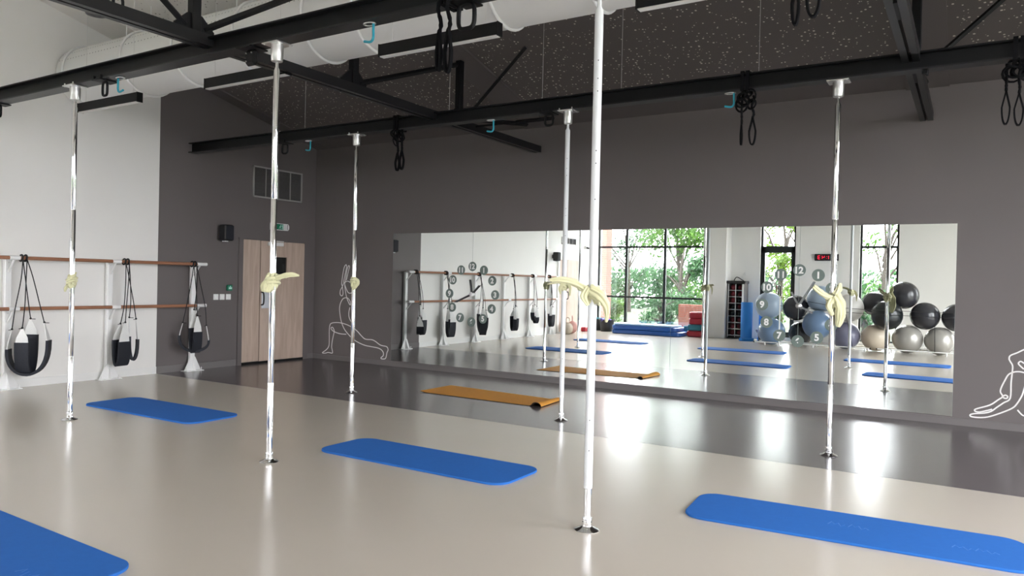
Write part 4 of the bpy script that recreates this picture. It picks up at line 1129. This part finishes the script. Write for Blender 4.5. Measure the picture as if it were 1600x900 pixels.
# bags and bottle in the far left corner
root = thing('tote_bag', 'beige cloth bag slumped on the floor at the far end of the barre', 'bag', (.35, -8.72, 0))
m = MB(); m.sphere((.33, -8.74, .15), .16, 20, 14, (.9, 1, .98)); m.build('bag_body', M_beige, root)
m = MB(); m.tube(smoothpath([(.28, -8.74, .28), (.29, -8.74, .42), (.38, -8.74, .42), (.38, -8.74, .28)], 4), .010, 8); m.build('bag_handle', M_beige, root)
root = thing('tote_bag', 'dusty pink bag with a handle beside the beige bag', 'bag', (.35, -9.05, 0))
m = MB(); m.sphere((.30, -9.08, .17), .17, 20, 14, (.8, .95, 1)); m.build('bag_body', M_pink, root)
m = MB(); m.tube(smoothpath([(.28, -9.12, .31), (.28, -9.11, .46), (.30, -9.05, .46), (.32, -9.04, .31)], 4), .010, 8); m.build('bag_handle', M_pink, root)
m = MB(); m.cbox((.16, -10.15, .06), (.16, .26, .12), bev=.02); tag(centred(m.build('red_box', M_red)), 'small red box on the floor against the left wall past the far door', 'box')
# wall camera
root = thing('security_camera', 'small dark camera in a white mount high on the left wall near the window corner', 'camera', (.05, -10.35, 2.36))
m = MB(); m.cbox((.03, -10.35, 2.40), (.06, .09, .09), bev=.01); m.build('mount', M_whitep, root)
m = MB(); m.cyl((.05, -10.35, 2.39), (.13, -10.33, 2.37), .028, 16); m.build('lens_barrel', M_blackp, root)
# loose white switch high on the rear wall
m = MB(); m.cbox((4.36, YB+.01, 1.72), (.06, .02, .06), bev=.004); tag(centred(m.build('alarm_sounder', M_whitep)), 'small white alarm box on the rear wall above the tall red ball rack', 'alarm')

# ---------------------------------------------------------------- outside
g = MB(); g.box(-40, 40, -60, YB-.3, -.2, -.06); g.box(XR+.3, 40, YB-.3, 40, -.2, -.06); struct(g, 'ground', M_grass)
g = MB(); g.box(-6, 16, -13.2, YB-.3, -.06, -.03); struct(g, 'ground.001', M_pave)
def brickwall(x0, x1, y0, y1, h, lb):
    root = thing('brick_pier', lb, 'brick wall', ((x0+x1)/2, y0, -.06), 'brick garden walls outside')
    m = MB(); m.box(x0+.006, x1-.006, y0+.006, y1-.006, -.06, h-.01); m.build('mortar_core', M_pave, root)
    m = MB(); z = -.05; row = 0
    while z < h-.05:
        x = x0-(.11 if row % 2 else 0)
        while x < x1:
            a, b_ = max(x, x0), min(x+.215, x1)
            if b_-a > .03: m.box(a, b_, y0, y1, z, z+.058)
            x += .225
        z += .07; row += 1
    m.build('brick_courses', M_brick, root)
brickwall(1.75, 2.75, -13.7, -13.45, .78, 'low brick garden wall outside behind the red cushions')
brickwall(-.85, -.30, -12.9, -12.5, 3.4, 'tall brick pier outside at the edge of the large window')

def tree(x, y, H, R, mt, lb, seed, nleaf=2600, hang=0.0, ls=.13):
    rnd = random.Random(seed)
    root = thing('garden_tree', lb, 'tree', (x, y, -.06), 'trees outside the windows')
    tr = [(x, y, -.06), (x+.08*math.sin(seed), y, H*.3), (x+.15*math.cos(seed), y+.05, H*.62), (x, y, H*.9)]
    m = MB(); m.tube(smoothpath(tr, 4), [.13-.11*i/12 for i in range(13)], 10)
    blobs = []
    for k in range(11):
        a = rnd.uniform(0, 6.28); q = rnd.uniform(.15, 1)**.6*R; z = rnd.uniform(.12, 1)*H
        q *= 1-.45*abs(z/H-.55)
        p = Vector((x+q*math.cos(a), y+q*math.sin(a)*.8, z)); br = rnd.uniform(.45, .8)*R*.62
        blobs.append((p, br)); m.tube([(x, y, z*.55), p*.5+Vector((x, y, z*.7))*.5, p], [.045, .03, .012], 6)
    m.build('trunk', M_bark, root)
    v = []; f = []
    for i in range(nleaf):
        p, br = rnd.choice(blobs); d = Vector((rnd.gauss(0, 1), rnd.gauss(0, 1), rnd.gauss(0, 1))).normalized()
        c = p+d*br*rnd.uniform(.35, 1.02); c.z -= hang*rnd.random()
        if c.z < .05: continue
        s = ls*rnd.uniform(.5, 1.25); a = (d+Vector((rnd.gauss(0, .6), rnd.gauss(0, .6), rnd.gauss(0, .6)))).normalized(); u = a.orthogonal().normalized(); w_ = a.cross(u)
        o = len(v); v += [c-u*s, c-w_*s*.45+a*s*.12, c+u*s, c+w_*s*.45+a*s*.12]; f.append((o, o+1, o+2, o+3))
    m = MB(); m.add(v, f); cr = m.build('crown', mt, root)
    return root
T = [(-6.5, -20, 5.2, 2.0, 0, 'bushy fresh green tree beyond the left part of the large window', .3, 7140),
     (-3.4, -17.2, 4.6, 1.6, 1, 'blue green tree with drooping branches behind the first panes', .6, 8840),
     (-1.0, -21.5, 5.0, 2.1, 0, 'round green tree behind the middle panes of the large window', .4, 8840),
     (.55, -17.4, 3.0, 1.2, 1, 'lower blue green tree behind the brick garden wall', .4, 3000),
     (3.6, -25, 5.6, 2.1, 2, 'yellow green tree beyond the right panes of the large window', .2, 3200),
     (3.7, -18.6, 4.4, 1.3, 2, 'yellow green tree seen through the glazed door', .0, 2200),
     (6.7, -21.4, 4.6, 1.6, 0, 'green tree behind the charcoal balls and narrow window', .0, 2000),
     (8.4, -17.0, 3.4, 1.1, 2, 'small yellow green tree close to the narrow window', .0, 1200),
     (-9.9, -24.5, 6.4, 2.6, 1, 'tall dark green tree far off at the garden corner', .3, 5950),
     (-5.4, -26.5, 6.2, 2.4, 1, 'tall blue green tree in the back row behind the round one', .4, 6120),
     (-6.3, -15.6, 2.2, 1.1, 0, 'rounded green shrub near the terrace corner', .0, 2200),
     (-1.55, -14.6, 1.3, .9, 0, 'low dense shrub in front of the drooping tree', .0, 2600),
     (.7, -14.7, 1.0, .7, 1, 'low shrub next to the brick garden wall', .0, 1800),
     (3.9, -14.9, 1.2, .7, 0, 'low green shrub outside the glazed door', .0, 1500),
     (6.9, -14.4, 1.2, .8, 1, 'low dark shrub behind the ball rack window', .0, 1800)]
for i, (x, y, H, R, k, lb, hg, nl) in enumerate(T): tree(x, y, H, R, LEAF[k], lb, 20+i, nleaf=nl, hang=hg, ls=.085 if H > 1.6 else .06)
# a clipped hedge closing the garden
hd = random.Random(3); m = MB(); v = []; f = []
for i in range(9000):
    c = Vector((hd.uniform(-18, 14), -32+hd.gauss(0, .35), hd.uniform(-.1, 2.3))); a = Vector((hd.gauss(0, 1), hd.gauss(0, 1), hd.gauss(0, 1))).normalized(); u = a.orthogonal(); w_ = a.cross(u); q = hd.uniform(.08, .17)
    o = len(v); v += [c-u*q, c-w_*q*.5, c+u*q, c+w_*q*.5]; f.append((o, o+1, o+2, o+3))
m.add(v, f); tag(m.build('hedge_foliage', LEAF[1]), 'long dense green hedge closing off the garden behind the trees', 'hedge', kind='stuff')
